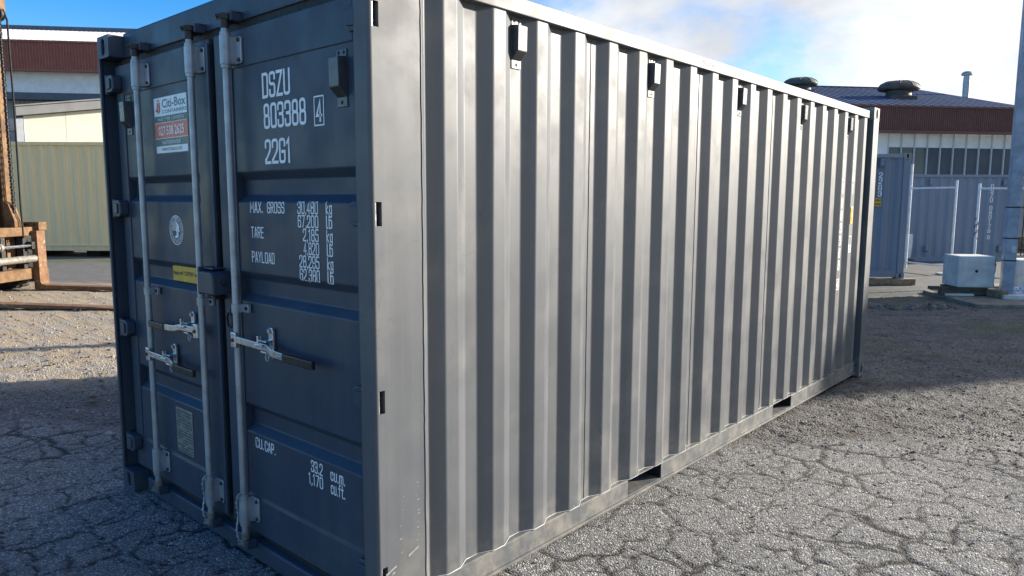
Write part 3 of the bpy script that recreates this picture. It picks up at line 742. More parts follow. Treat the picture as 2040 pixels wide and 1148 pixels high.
for sx in (1, -1):
    mb = MB(); vs = []; nz = 9
    zs_ = np.linspace(.146, 2.487, nz)
    for (y, x) in RP:
        for z in zs_: vs.append((sx*x, y, z))
    fs = [(i*nz+k, (i+1)*nz+k, (i+1)*nz+k+1, i*nz+k+1) for i in range(len(RP)-1) for k in range(nz-1)]
    mb.add(vs, fs)
    wall = mb.build('side_wall', M['paint'], box_root)
    # sealant along the foot, welded sheet joints in every fourth recess
    pts = [(sx*(x+.004), y+random.uniform(-.003, .003), .1465+random.uniform(0, .003)) for (y, x) in RP[::2]]
    MB().tube(pts, .0022, 6).build('sealant_bead', M['bead'], wall, smooth=True)
    for k in (3, 7, 11, 15):
        y = Y0+k*PY+.1425+.030
        pts = [(sx*(XI+.0005), y+random.uniform(-.0012, .0012), z) for z in np.linspace(.15, 2.48, 60)]
        MB().tube(pts, .0024, 6).build('weld_seam', M['paint'], wall, smooth=True)
    pts = [(sx*(WX+.0005), .2355+random.uniform(-.0012, .0012), z) for z in np.linspace(.15, 2.48, 70)]
    MB().tube(pts, .0026, 6).build('weld_seam', M['paint'], wall, smooth=True)
    # drip scab on the foot ledge
    if sx > 0:
        MB().tube([(1.176, 1.262, .146), (1.179, 1.268, .158), (1.174, 1.285, .160), (1.160, 1.288, .170)], .004, 6).build('sealant_drip', M['bead'], wall, smooth=True)
# --- vents
def vent(parent, P, name='vent'):
    """P(a, b, c): a across, b up from the middle, c out of the surface"""
    def bx(mb, a0, a1, b0, b1, c0, c1, m=0):
        v = [P(a, b, c) for c in (c0, c1) for (a, b) in ((a0, b0), (a1, b0), (a1, b1), (a0, b1))]
        mb.add(v, [(0, 3, 2, 1), (4, 5, 6, 7), (0, 1, 5, 4), (1, 2, 6, 5), (2, 3, 7, 6), (3, 0, 4, 7)], m); return mb
    back = bx(MB(), -.031, .031, -.105, .105, 0, .004).build(name, M['ventm'], parent, bevel=.002)
    hood = MB(); prof = [(-.070, .004), (-.034, .040), (.072, .042), (.078, .004)]     # (b, c)
    hood.add([P(-.030, b, c) for b, c in prof]+[P(.030, b, c) for b, c in prof], [(0, 1, 2, 3), (4, 7, 6, 5), (0, 4, 5, 1), (1, 5, 6, 2), (2, 6, 7, 3), (3, 7, 4, 0)])
    hood.build('vent_hood', M['ventm'], back, bevel=.003)
    g = MB()
    for i in range(7):
        for j in range(6):
            a = -.024+i*.008; t = .10+j*.155
            b0 = -.070+.036*t; c0 = .004+.036*t
            d = .0023; q = []
            for da, dt in ((-d, -.045), (d, -.045), (d, .045), (-d, .045)):
                tt = t+dt; q.append(P(a+da, -.070+.036*tt-.0007, .004+.036*tt+.0007))
            g.add(q, [(0, 1, 2, 3)])
    g.build('vent_grille', M['ventd'], back)
    for (a, b) in ((-.015, .092), (.016, .092), (.0, -.088)):
        s = .0085; MB().add([P(a, b-s*1.1, .0048), P(a+s, b, .0048), P(a, b+s*1.1, .0048), P(a-s, b, .0048)], [(0, 1, 2, 3)]).build('vent_rivet', M['ventd'], back)
    return back
for k in (1, 5, 9, 13, 17):
    yc = Y0+k*PY+.1425+.035
    vent(box_root, lambda a, b, c, yc=yc: (XI+.0005+c, yc+a, 2.372+b))
# --- doors
YF, YP = .062, .068                                     # frame and panel faces
REC = ((1.822, 1.688), (1.374, 1.240), (.758, .624))    # horizontal folds pressed into the door sheet
def door_prof():
    p = [(2.275, YP)]
    for T, B in REC: p += [(T, YP), (T-.033, YP+.036), (B+.033, YP+.036), (B, YP)]
    return p+[(.325, YP), (.310, YF+.001)]
DP = door_prof()
def door_y(z):
    if z >= DP[0][0]: return YF
    for (a, ya), (b, yb) in zip(DP, DP[1:]):
        if a >= z >= b: return ya+(yb-ya)*(a-z)/max(a-b, 1e-6)
    return YF
def on_door(d): return lambda x, z, e=0: (x, door_y(z)-d-e, z)
def make_door(x0, x1, px0, px1):
    mb = MB()
    mb.box(x0, px0, YF, .105, .14, 2.435); mb.box(px1, x1, YF, .105, .14, 2.435)
    mb.box(px0, px1, YF, .105, 2.275, 2.4345); mb.box(px0, px1, YF, .105, .1405, .310)
    fr = mb.build('door', M['paint_shaded'], box_root, bevel=.003)
    mb = MB(); P = rounded_prof(DP, .006, 5)
    mb.add([(x, y, z) for (z, y) in P for x in (px0, px1)], [(2*i, 2*i+1, 2*i+3, 2*i+2) for i in range(len(P)-1)])
    pn = mb.build('door_panel', M['paint_shaded'], fr)
    return fr
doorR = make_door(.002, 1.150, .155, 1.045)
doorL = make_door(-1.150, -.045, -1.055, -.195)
# rubber lip closing the gap between the doors, with its clamp strip
MB().box(-.044, .001, .078, .10, .14, 2.435).build('door_gasket', M['black'], box_root)
MB().box(-.052, -.030, .046, .0615, .16, 2.41).build('gasket_strip', M['paint_shaded'], doorL, bevel=.003)
# hinges: forged blade on the door, knuckle at the post
for door, sx in ((doorR, 1), (doorL, -1)):
    for h in HINGES:
        mb = MB()
        poly = [(1.062, h-.030), (1.085, h-.047), (1.165, h-.047), (1.165, h+.047), (1.085, h+.047), (1.062, h+.030)]
        if sx > 0: poly = [(x+.008, z) for x, z in poly]
        mb.prism([(sx*x, z) for x, z in poly], 'y', .008 if sx > 0 else .012, .0615)
        hg = mb.build('hinge', M['paint_shaded'], door, bevel=.006)
        mb = MB(); mb.prism([(sx*x, z) for x, z in [(1.088, h-.026), (1.118, h-.030), (1.140, h-.030), (1.140, h+.030), (1.118, h+.030), (1.088, h+.026)]], 'y', -.0005 if sx > 0 else .004, .012)
        mb.build('hinge_boss', M['paint_shaded'], hg, bevel=.003)
        if sx < 0:
            MB().cyl((-1.178, .030, h-.052), (-1.178, .030, h+.052), .015, n=14).build('hinge_knuckle', M['paint_shaded'], hg, smooth=True)
            MB().box(-1.196, -1.163, .030, .060, h-.045, h+.045).build('hinge_lug', M['paint_shaded'], hg, bevel=.003)
# locking rods
RY = .020
def locking_rod(x, door, wires):
    rod = MB().cyl((x, RY, .125), (x, RY, 2.455), .0157, n=20).build('locking_rod', M['galv'], box_root, smooth=True)
    for zc, hgt in ((2.345, .125), (.258, .130)):
        g = MB(); g.cyl((x, RY, zc-hgt/2), (x, RY, zc+hgt/2), .0245, n=20)
        g.box(x-.02, x+.021, RY, .0615, zc-hgt/2+.004, zc+hgt/2-.004)
        g.prism([(x+.018, zc-hgt/2+.006), (x+.066, zc-hgt/2+.006), (x+.072, zc-hgt/2+.016), (x+.072, zc+hgt/2-.016), (x+.066, zc+hgt/2-.006), (x+.018, zc+hgt/2-.006)], 'y', .052, .0612)
        go = g.build('rod_bracket', M['galv'], rod, bevel=.0025)
        for dz in (-.042, .042): MB().cyl((x+.056, .0525, zc+dz), (x+.056, .045, zc+dz), .0095, .008, n=12).build('bolt', M['greasy'], rod, smooth=True)
        for dz in (-hgt/2-.006, hgt/2+.006): MB().cyl((x, RY, zc+dz-.007), (x, RY, zc+dz+.007), .0215, n=18).build('rod_collar', M['galv'], rod, smooth=True)
    # clasp at half height
    g = MB(); g.cyl((x, RY, 1.190), (x, RY, 1.232), .0205, n=18); g.box(x-.004, x+.058, .046, .0612, 1.192, 1.230); g.box(x, x+.02, RY, .0605, 1.1925, 1.2295)
    g.build('rod_clasp', M['galv'], rod, bevel=.002); MB().cyl((x+.044, .047, 1.211), (x+.044, .040, 1.211), .0085, n=10).build('bolt', M['greasy'], rod, smooth=True)
    # cams and keepers
    for zc, s in ((2.487, 1), (.098, -1)):
        c = MB(); c.cyl((x, RY, zc-s*.050), (x, RY, zc-s*.012), .0195, n=16)
        c.prism([(x-.020, RY-.020), (x+.016, RY-.024), (x+.026, RY+.004), (x+.012, RY+.024), (x-.018, RY+.020)], 'z', zc-.013, zc+.013)
        c.cyl((x-.018, RY-.016, zc), (x-.040, RY-.010, zc), .012, .009, n=10)
        c.cyl((x+.006, RY-.018, zc), (x-.008, RY-.036, zc), .010, .007, n=10)
        c.build('cam_end', M['cylgrey'] if s < 0 else M['greasy'], rod, bevel=.003)
        k = MB(); yb = .0775 if s > 0 else .0525
        k.box(x-.030, x+.050, yb-.035, yb, zc+s*.016-.006, zc+s*.016+.006); k.box(x+.028, x+.050, yb-.052, yb, zc-.020, zc+.020)
        k.box(x-.052, x-.030, yb-.040, yb, zc-.018, zc+.022)
        k.build('cam_keeper', M['paint_shaded'], box_root, bevel=.004)
    if wires:
        pts = []
        for i in range(40):
            t = i/39; pts.append((x+.020*math.cos(1.2+t*3.4)*(1-t*.3)-.010*t, RY-.027-.006*math.sin(t*9), .345-t*.22))
        MB().tube(pts, .0042, 6).build('wire_rope', M['galv'], rod, smooth=True)
        MB().tube([(p[0]+.004*math.cos(i*1.3), p[1]+.004*math.sin(i*1.3), p[2]) for i, p in enumerate(pts)], .003, 5).build('wire_rope', M['galv'], rod, smooth=True)
    return rod
rod1 = locking_rod(-.765, doorL, False); rod2 = locking_rod(-.148, doorL, True); rod3 = locking_rod(.190, doorR, True)
def handle(rod, xr, xe, z, xret, grip):
    """flat bar hinged at the rod, cranked out over its catch, black sleeve on the end"""
    s = 1 if xe > xr else -1
    g = MB(); g.prism([(xr-.020, z-.036), (xr+.020, z-.036), (xr+.020, z+.036), (xr-.020, z+.036)], 'y', -.004, RY+.004)
    g.build('handle_hub', M['zinc'], rod, bevel=.005); MB().cyl((xr, -.004, z), (xr, -.010, z), .008, n=12).build('bolt', M['greasy'], rod, smooth=True)
    a = xr+s*.018; b = xret+s*.045; c = xret+s*.10
    P = [(a, -.001), (b, -.001), (c, -.010), (grip+s*.01, -.010)]
    bar = MB(); n = len(P); zz = [z+.004, z+.0, z-.012, z-.018]
    vs = []
    for (x, y), zc in zip(P, zz): vs += [(x, y, zc-.015), (x, y, zc+.015), (x, y+.008, zc+.015), (x, y+.008, zc-.015)]
    fs = [(0, 1, 2, 3), (4*n-4, 4*n-1, 4*n-2, 4*n-3)]
    for i in range(n-1):
        for k in range(4): fs.append((4*i+k, 4*i+(k+1) % 4, 4*i+4+(k+1) % 4, 4*i+4+k))
    bar.add(vs, fs); bar.build('handle', M['zinc'], rod, bevel=.0022)
    gr = MB(); x0, x1 = sorted((grip, xe)); gr.box(x0, x1, -.0155, .0035, z-.036, z-.001); gr.build('handle_grip', M['gripm'], rod, bevel=.004, seg=3)
    # catch: slotted plate with hasp and pin
    c = MB(); c.prism([(xret-.014, z-.060), (xret+.014, z-.060), (xret+.018, z-.046), (xret+.018, z+.060), (xret+.009, z+.078), (xret-.009, z+.078), (xret-.018, z+.060), (xret-.018, z-.046)], 'y', .048, .0612)
    co = c.build('handle_catch', M['zinc'], rod, bevel=.003)
    c = MB(); c.box(xret-.023, xret+.023, .010, .049, z+.018, z+.026); c.box(xret-.023, xret+.023, .010, .049, z-.030, z-.022)
    c.box(xret-.024, xret-.014, -.006, .012, z+.010, z+.046); c.prism([(xret-.03, z-.004), (xret+.028, z+.006), (xret+.028, z+.016), (xret-.03, z+.012)], 'y', -.014, -.006)
    c.build('hasp', M['zinc'], rod, bevel=.0025)
    for dz in (.064, -.046): MB().cyl((xret, .049, z+dz), (xret, .038, z+dz), .0105, n=12).build('rivet', M['galv'], rod, smooth=True)
    pts = [(xret+.013*math.cos(t), .030, z-.052+.016*math.sin(t)) for t in np.linspace(0, 2*math.pi, 15)]
    MB().tube(pts, .0035, 6).build('hasp_ring', M['galv'], rod, smooth=True)
handle(rod3, .190, .838, 1.068, .428, .618)
handle(rod2, -.185, -.700, 1.062, -.315, -.520)
handle(rod1, -.765, -.205, .866, -.545, -.440)
# lock box over the gap, its hood and the pull ring
mb = MB(); mb.prism([(-.075, 1.262), (.078, 1.262), (.078, 1.350), (.060, 1.368), (-.060, 1.368), (-.075, 1.350)], 'y', -.030, .0612)
lb = mb.build('lock_box', M['paint_shaded'], box_root, bevel=.008, seg=3)
MB().box(-.090, -.0755, -.02, .0612, 1.255, 1.385).build('lock_box_flange', M['paint_shaded'], lb, bevel=.003)
MB().box(-.088, .02, .0, .0612, 1.376, 1.384).build('lock_box_hood', M['paint_shaded'], lb, bevel=.002)
MB().box(-.055, .022, .005, .0612, 1.236, 1.254).build('lock_box_strap', M['black'], lb, bevel=.003)
MB().tube([(.0785, .010, 1.330), (.0805, .010, 1.318), (.0805, .016, 1.306), (.0805, .026, 1.304), (.0805, .030, 1.315)], .003, 6).build('keyhole_rim', M['inside'], lb)
MB().tube([(.090+.026*math.cos(t), .040, 1.145+.036*math.sin(t)) for t in np.linspace(.2, 2*math.pi+.2, 24)], .0055, 8).build('pull_ring', M['black'], doorR, smooth=True)
MB().box(.078, .102, .035, .0612, 1.178, 1.196).build('ring_lug', M['paint_shaded'], doorR, bevel=.003)
# door vents
vR = vent(doorR, lambda a, b, c: (.972+a, YP-.0008-c, 2.149+b), 'door_vent')
vL = vent(doorL, lambda a, b, c: (-.998+a, YP-.0008-c, 2.158+b), 'door_vent')
# --- lettering on the right door
big, sm = .095, .047
items = [('DSZU', .400, .616, 2.131, .093), ('803388', .405, .725, 2.004, .093), ('22G1', .405, .606, 1.857, .092), ('4', .792, .836, 2.006, .075)]
lettering('lettering', items, on_door(.0012), M['white'], doorR, th=.135)
mb = MB(); d = on_door(.0012)
for x0, x1, z0, z1 in ((.780, .848, 2.096, 2.1015), (.780, .848, 1.986, 1.9915), (.780, .7855, 1.9915, 2.096), (.8425, .848, 1.9915, 2.096)):
    mb.quad(d(x0, z0), d(x1, z0), d(x1, z1), d(x0, z1))
mb.build('check_digit_frame', M['white'], doorR)
rows = [1.645, 1.590, 1.535, 1.4805, 1.426, 1.371]
items = [('MAX.', .262, .372, rows[0], .044), ('GROSS', .406, .543, rows[0], .044), ('TARE', .264, .372, rows[2], .044), ('PAYLOAD', .263, .453, rows[4], .044)]
for r, t, x0, u in zip(rows, ('30,480', '67,200', '2,185', '4,820', '28,295', '62,380'), (.642, .642, .676, .678, .645, .645), ('kg', 'lb', 'kg', 'lb', 'kg', 'lb')):
    items += [(t, x0, .789, r, .046), (u, .842, .884, r, .046)]
items += [('CU.', .231, .302, .561, .044), ('CAP.', .312, .404, .561, .044), ('33.2', .685, .771, .560, .046), ('1,170', .664, .771, .502, .046), ('cu.m.', .826, .927, .558, .048), ('cu.ft.', .826, .925, .501, .048)]
lettering('lettering', items, on_door(.0012), M['white'], doorR, th=.122)
# --- left door: company sticker, class seal, repair plate, data plate
def sticker():
    mb = MB(); y = YP-.0010; x0, x1, z0, z1 = -.681, -.300, 1.935, 2.222; wd = x1-x0; ht = z1-z0
    def band(a, b, m, l=0, r=1, d=0): mb.quad((x0+l*wd, y-d, z1-a*ht), (x0+r*wd, y-d, z1-a*ht), (x0+r*wd, y-d, z1-b*ht), (x0+l*wd, y-d, z1-b*ht), m)
    band(0, 1, 1); band(.010, .335, 0, .012, .988, .0004); band(.455, .73, 2, .012, .988, .0004); band(.45, .458, 0, .012, .988, .0006); band(.727, .737, 0, .012, .988, .0006)
    band(.865, .985, 0, .03, .97, .0004)
    def txt(s, cx, top, h, m, sx=1., bold=0., fit=None):
        v, f = font_mesh(s, 1, 1, bold)
        xs = [p[0] for p in v]; ys = [p[1] for p in v]; k = h*ht/(max(ys)-min(ys)); kx = k*sx
        if fit: kx = fit*wd/(max(xs)-min(xs))
        mx_ = (max(xs)+min(xs))/2
        mb.add([(x0+cx*wd+(p[0]-mx_)*kx, y-.0009, z1-top*ht-(max(ys)-p[1])*k) for p in v], f, m)
    txt('Citi-Box', .61, .045, .155, 1, bold=.018, fit=.70); txt('CONTAINERS', .62, .235, .062, 1, bold=.012, fit=.72)
    txt('SALES  |  HIRE  |  LOGISTICS', .50, .365, .060, 0, fit=.78); txt('027 538 2625', .50, .515, .160, 0, bold=.012, fit=.76)
    txt('NATIONWIDE', .50, .772, .062, 0, bold=.006, fit=.54); txt('WWW.CITI-BOX.CO.NZ', .50, .895, .058, 3, bold=.004, fit=.60)
    # small stacked-box mark
    def poly(pts, m): mb.add([(x0+a*wd, y-.0009, z1-b*ht) for a, b in pts], [tuple(range(len(pts)))], m)
    poly([(.10, .06), (.17, .04), (.19, .06), (.12, .08)], 2); poly([(.10, .085), (.145, .10), (.145, .29), (.06, .24), (.06, .20), (.10, .22)], 2); poly([(.155, .10), (.20, .08), (.20, .26), (.155, .29)], 2)
    for q in (.13, .18, .23): poly([(.063, q+.012), (.20, q), (.20, q+.008), (.063, q+.02)], 0)
    return mb.build('sticker', [M['stwhite'], M['teal'], M['red'], M['ink']], doorL)
st = sticker(); st['label'] = 'rectangular company sticker with teal, white and red bands'
def seal():
    mb = MB(); cx_, cz, y = -.489, 1.544, YP-.001; a, b = .078, .076; n = 48
    def P(r, t, d=0): return (cx_+a*r*math.cos(t), y-d, cz+b*r*math.sin(t))
    def ring(r0, r1, m=0, d=0.):
        for i in range(n):
            t, u = 2*math.pi*i/n, 2*math.pi*(i+1)/n; mb.quad(P(r0, t, d), P(r0, u, d), P(r1, u, d), P(r1, t, d), m)
    ring(.94, 1.0); ring(.66, .70)
    for i in range(58):                                  # ring of small capitals, too small to read
        t = math.radians(118)+i*2*math.pi*.86/58*1.0; wdt = .022
        if i % 9 == 8: continue
        mb.quad(P(.75, t-wdt), P(.75, t+wdt), P(.88, t+wdt*.8), P(.88, t-wdt*.8), 0)
    for i in range(7):                                   # fluted shield at the left
        x = -.56+i*.085; h = math.sqrt(max(0, .42-x*x))
        mb.quad((cx_+a*x, y, cz-b*.05), (cx_+a*(x+.045), y, cz-b*.05), (cx_+a*(x+.045), y, cz+b*h), (cx_+a*x, y, cz+b*h))
    eagle = [(-.05, .52), (.10, .60), (.16, .50), (.30, .44), (.46, .26), (.42, .08), (.50, -.10), (.36, -.06), (.28, -.22), (.34, -.40), (.16, -.52), (-.10, -.56), (-.30, -.44), (-.02, -.34), (.06, -.16), (-.08, .02), (.04, .22), (.06, .40)]
    mb.add([(cx_+a*p[0], y-.0003, cz+b*p[1]) for p in eagle], [tuple(range(len(eagle)))])
    v, f = font_mesh('ABS', .032, 1, .0006); mb.add([(cx_+p[0], y-.0003, cz+b*.73+p[1]*.62) for p in v], f)
    return mb.build('class_seal', M['white'], doorL)
seal()
MB().box(-.602, -.270, YP+.020, YP+.0345, 1.276, 1.358).build('repair_plate', M['yellow'], doorL, bevel=.002)
v, f = font_mesh('Repair with "CORTEN" steel', .030, .80, .0006, 'LEFT')
MB().add([(-.594+p[0], YP+.0194, 1.310+p[1]) for p in v], f).build('lettering', M['ink'], doorL)
pl = MB().box(-.600, -.408, YP-.004, YP-.0008, .349, .594).build('data_plate', M['plate'], doorL, bevel=.002)
mb = MB()
for i in range(15):
    z = .580-i*.0155
    x = -.592
    while x < -.416:
        l = random.uniform(.008, .03); e = min(x+l, -.416)
        if random.random() < (.35 if i in (2, 6, 11) else .85): mb.quad((x, YP-.0045, z), (e, YP-.0045, z), (e, YP-.0045, z-.006), (x, YP-.0045, z-.006))
        x = e+.006
mb.build('plate_print', M['ink'], pl)
# --- lettering down the lit side, near the far end
def down_side(txt, yc, ztop, h, step, wdt, mat=M['white'], name='side_lettering'):
    mb = MB(); z = ztop-h
    for ch in txt:
        if ch != ' ':
            q, wd = text_polys(ch, .14); s = wdt/max(wd, .40)
            for quad in q: mb.add([(XO+.0012+.0003*quad[4], yc-wdt/2+p.x*s, z+p.y*h) for p in quad[:4]], [(0, 1, 2, 3)])
        z -= step
    return mb.build(name, mat, box_root)
k17 = Y0+17*PY+.0365; k18 = Y0+18*PY+.0365
down_side('DSZU', k17, 2.19, .080, .108, .034); down_side('803388', k17, 1.735, .080, .111, .034); down_side('4', k17, 1.005, .07, .1, .045)
def frame(yc, zt, zb, hw, t=.007):
    mb = MB(); x = XO+.0012
    for a, b, c, d in ((-hw, hw, zt-t, zt), (-hw, hw, zb, zb+t), (-hw, -hw+t, zb+t, zt-t), (hw-t, hw, zb+t, zt-t)): mb.quad((x, yc+a, c), (x, yc+b, c), (x, yc+b, d), (x, yc+a, d))
    mb.build('side_lettering', M['white'], box_root)
frame(k17, 1.018, .918, .034)
down_side('22G1', k18, 2.19, .080, .108, .034)
frame(k18, 1.395, 1.305, .034); down_side('6', k18, 1.300, .055, .06, .05)
MB().box(XO+.0005, XO+.004, k18-.030, k18+.034, 1.505, 1.660).build('height_sticker', M['yellow'], box_root, bevel=.0015)
mb = MB()
for zc in (1.625, 1.55):
    for dy in (-.016, .004): mb.box(XO+.0042, XO+.0046, k18+dy, k18+dy+.010, zc-.02, zc+.02)
mb.build('sticker_print', M['ink'], box_root)

# --- wear: torn tape on the near post, dark rub on the top rail
M['scuff'] = simple('pale_scuff', (.24, .24, .23), .6, 0, .2, 60, .1); M['scuffd'] = simple('dark_rub', (.022, .022, .024), .7, 0, .3, 60, .1); M['tape'] = simple('tape_residue', (.105, .110, .108), .62, 0, .2, 30, .2)
xq = WX+.0007
def flake(pts, mat, d=0.): MB().add([(xq+d, y, z) for y, z in pts], [tuple(range(len(pts)))]).build('scuff_mark', mat, box_root)
flake([(.036, .292), (.085, .312), (.084, .318), (.034, .300)], M['scuff'], .0006); flake([(.145, .328), (.196, .350), (.197, .357), (.143, .336)], M['scuff'], .0006)
flake([(.058, .285), (.082, .290), (.070, .297)], M['scuff'], .0006)
for i in range(15):
    z = .36+i*.018+random.uniform(-.004, .004); y = (.188 if i % 3 else .100+.0015*i)+random.uniform(-.01, .006); l = random.uniform(.003, .016)
    flake([(y, z), (y+l, z+.002), (y+l*.9, z+.0045), (y+.001, z+.003)], M['scuff'], .0006)
for i in range(14):
    y = 2.42+i*.020+random.uniform(-.006, .006); z = 2.512+random.uniform(-.012, .016); l = random.uniform(.008, .03)
    MB().add([(1.1907, y, z), (1.1907, y+l, z+.002), (1.1907, y+l*.9, z+.009), (1.1907, y+.002, z+.007)], [(0, 1, 2, 3)]).build('rub_mark', M['scuffd'], box_root)
# ================================================================== containers behind
def bg_container(px, D, z0, L, H, mat, label, letters, trim, seedk=0, prof=(.075, .07, .07, .066), group=None, on_blocks=True):
    r = empty('shipping_container', xy(px, 500, D, z0), RZ); tag(r, label, 'container', group)
    X0 = -L; a, b, c, d = prof; pitch = a+b+c+d
    P = [(X0+.16, .03)]; x = X0+.20
    while x+pitch < -.18: P += [(x, .0), (x+a, .0), (x+a+b, .036), (x+a+b+c, .036)]; x += pitch
    P += [(x, .0), (-.15, .0)]
    mb = MB(); mb.add([(x, y+.03, z) for x, y in P for z in (.16, H-.10)], [(2*i, 2*i+1, 2*i+3, 2*i+2) for i in range(len(P)-1)]); mb.build('side_wall', mat, r)
    mb = MB(); ribs(mb, .03, 2.40, .28, .036, lambda y, d, k: (-.05+d, y, .16+k*(H-.26))); mb.build('end_wall', mat, r)
    MB().box(X0+.1, -.1, .10, 2.40, .14, .2).build('floor_deck', M['inside'], r); MB().box(X0+.02, -.02, .08, 2.42, H-.12, H-.09).build('roof_panel', mat, r)
    MB().box(X0+.1, -.1, 2.37, 2.42, .1, H-.1).build('far_wall', mat, r)
    for y0 in (0, 2.26):
        for x0, x1 in ((X0, X0+.15), (-.15, 0)):
            MB().box(x0, x1, y0+(.008 if y0 == 0 else 0), y0+.14, .118, H-.118).build('corner_post', mat, r, bevel=.012)
    for zz in (0, H-.118):
        for x0, sx in ((X0+.162, -1), (0, 1)):
            for y0, sy in ((0, 1), (2.438, -1)):
                mb = casting(); mb.v = [((p[0]-.162)*sx+(x0 if sx > 0 else X0), p[1]*sy+y0, p[2]+zz) for p in mb.v]; mb.build('corner_casting', [M['castrust'] if zz and sx > 0 else mat, M['inside']], r)
    MB().box(X0+.16, -.16, .012, .09, H-.098, H-.02).build('top_rail', trim, r, bevel=.005)
    MB().box(X0+.16, -.16, .012, .09, .03, .16).build('bottom_rail', mat, r, bevel=.005)
    return r, P
def letters_down(root, txt, x, ztop, h, step, wdt, y=.028):
    z = ztop-h
    for ch in txt:
        if ch != ' ':
            mb = MB(); q, wd = text_polys(ch, .15); s = wdt/.40
            for quad in q: mb.add([(x-wdt/2+p.x*s, y-.0004*quad[4], z+p.y*h) for p in quad[:4]], [(0, 1, 2, 3)])
            mb.build('lettering', M['white'], root)
        z -= step
def small_vents(root, xs, zs, mat):
    for x in xs:
        for z in zs: MB().prism([(z-.10, .026), (z-.06, -.03), (z+.09, -.032), (z+.10, .026)], 'x', x-.045, x+.045).v and [MB().add([(x+s*.045, y, zz) for s in (-1, 1) for (zz, y) in ((z-.10, .028), (z-.05, -.028), (z+.09, -.03), (z+.10, .028))], [(0, 1, 2, 3), (4, 7, 6, 5), (0, 4, 5, 1), (1, 5, 6, 2), (2, 6, 7, 3)]).build('vent', mat, root, bevel=.008)]
M['bluegrey'] = paint('blue_grey_container_paint', (.160, .190, .250), rough=.5, dustamt=.10, low=False)
M['bluegrey2'] = paint('pale_grey_container_paint', (.210, .240, .292), rough=.5, dustamt=.10, low=False)
cb, PB = bg_container(1804, 15.1, .13, 6.058, 2.591, M['bluegrey'], 'blue-grey container marked 22G3, standing on timber right behind the dark container', None, M['bluegrey2'], group='grey containers at the back of the yard')
letters_down(cb, '22G3', -.60, 2.19, .098, .128, .060); small_vents(cb, (-.60,), (2.38,), M['bluegrey'])
MB().box(-.70, -.56, .022, .029, 1.50, 1.665).build('height_sticker', M['yellow'], cb, bevel=.003)
mb = MB()
for zc in (1.625, 1.545):
    for i in range(4): mb.box(-.685+i*.030, -.668+i*.030, .0195, .0215, zc-.022, zc+.022)
mb.build('sticker_print', M['ink'], cb)
cc, PC = bg_container(2014, 21.4, -.04, 6.058, 2.591, M['bluegrey2'], 'pale blue-grey container marked DSZU 080179 6 beneath the workshop windows', None, M['bluegrey2'], group='grey containers at the back of the yard')
letters_down(cc, 'DSZU', -.68, 2.29, .105, .135, .065); letters_down(cc, '080179', -.68, 1.66, .105, .135, .065); letters_down(cc, '6', -.68, .80, .105, .135, .065)
small_vents(cc, (-2.50, -.34), (2.34, .40), M['bluegrey2'])
# timber under the nearer one
M['timber'] = simple('weathered_timber', (.21, .15, .09), .85, 0, .35, 9, .4)
M['timberd'] = simple('dark_timber', (.075, .058, .042), .85, 0, .35, 9, .4)
def timber(name, loc, rz, l, w, h, mat, label, group=None):
    o = MB().box(-l/2, l/2, -w/2, w/2, 0, h).build(name, mat, None, bevel=.008); o.location = loc; o.rotation_euler = (random.uniform(-.02, .02), 0, rz)
    tag(o, label, 'timber', group); return o
q = cb.matrix_basis
def loc_in(root, x, y, z):
    v = Matrix.Rotation(root.rotation_euler.z, 4, 'Z') @ Vector((x, y, 0)); return (root.location.x+v.x, root.location.y+v.y, z)
timber('timber_block', loc_in(cb, -.25, .05, 0.0), RZ, .95, .22, .125, M['timber'], 'pale timber block under the near corner of the 22G3 container')
timber('timber_block', loc_in(cb, -1.15, .12, 0.0), RZ+.5, .8, .2, .125, M['timberd'], 'dark timber block further along under the 22G3 container')
timber('timber_block', loc_in(cb, -.25, 2.3, 0.0), RZ, .95, .22, .125, M['timberd'], 'timber block under the far corner of the 22G3 container')
timber('timber_block', loc_in(cb, -5.8, .15, 0.0), RZ, .95, .22, .125, M['timberd'], 'timber block under the hidden end of the 22G3 container')
# --- olive storage unit on the left
M['olive'] = paint('olive_paint', (.84, .63, .34), rough=.6, dustamt=.06, low=False)
ou = empty('storage_unit', xy(330, 505, 21.7), RZ); tag(ou, 'olive green corrugated storage unit behind the forklift', 'storage unit')
X0 = -6.6; P = [(X0+.1, .05)]; x = X0+.16
while x < -.4: P += [(x, .048), (x+.10, .048), (x+.175, .016), (x+.255, .016), (x+.33, .048)]; x += .335
P += [(-.1, .06)]
mb = MB(); mb.add([(x, y, z) for x, y in P for z in (.36, 3.30)], [(2*i, 2*i+1, 2*i+3, 2*i+2) for i in range(len(P)-1)]); mb.build('side_wall', M['olive'], ou)
MB().box(X0, 0, -.01, .10, 3.295, 3.395).build('top_rail', M['olive'], ou, bevel=.01); MB().box(X0, 0, -.005, .10, .335, .365).build('bottom_lip', M['olive'], ou, bevel=.004)
MB().box(X0+.3, -.3, .02, .12, .19, .335).build('bottom_rail', M['olive'], ou, bevel=.006)
for x0 in (X0, -.1): MB().box(x0, x0+.1, .0, .12, .365, 3.295).build('corner_post', M['olive'], ou, bevel=.01)
MB().box(X0+.02, -.02, .12, 2.4, .30, 3.36).build('unit_body', M['olive'], ou)
for x in np.linspace(X0+.5, -.5, 4): MB().box(x-.2, x+.2, .35, 2.2, -.1, .30).build('foot_block', M['inside'], ou)
# ================================================================== forklift (only its mast, carriage and forks are in the picture)
FU = math.atan2(.62, .785)
fk = empty('forklift_truck', (-12.28, 2.72, 0), FU); tag(fk, 'rusty orange forklift truck with tall mast and lowered forks at the left edge', 'forklift')
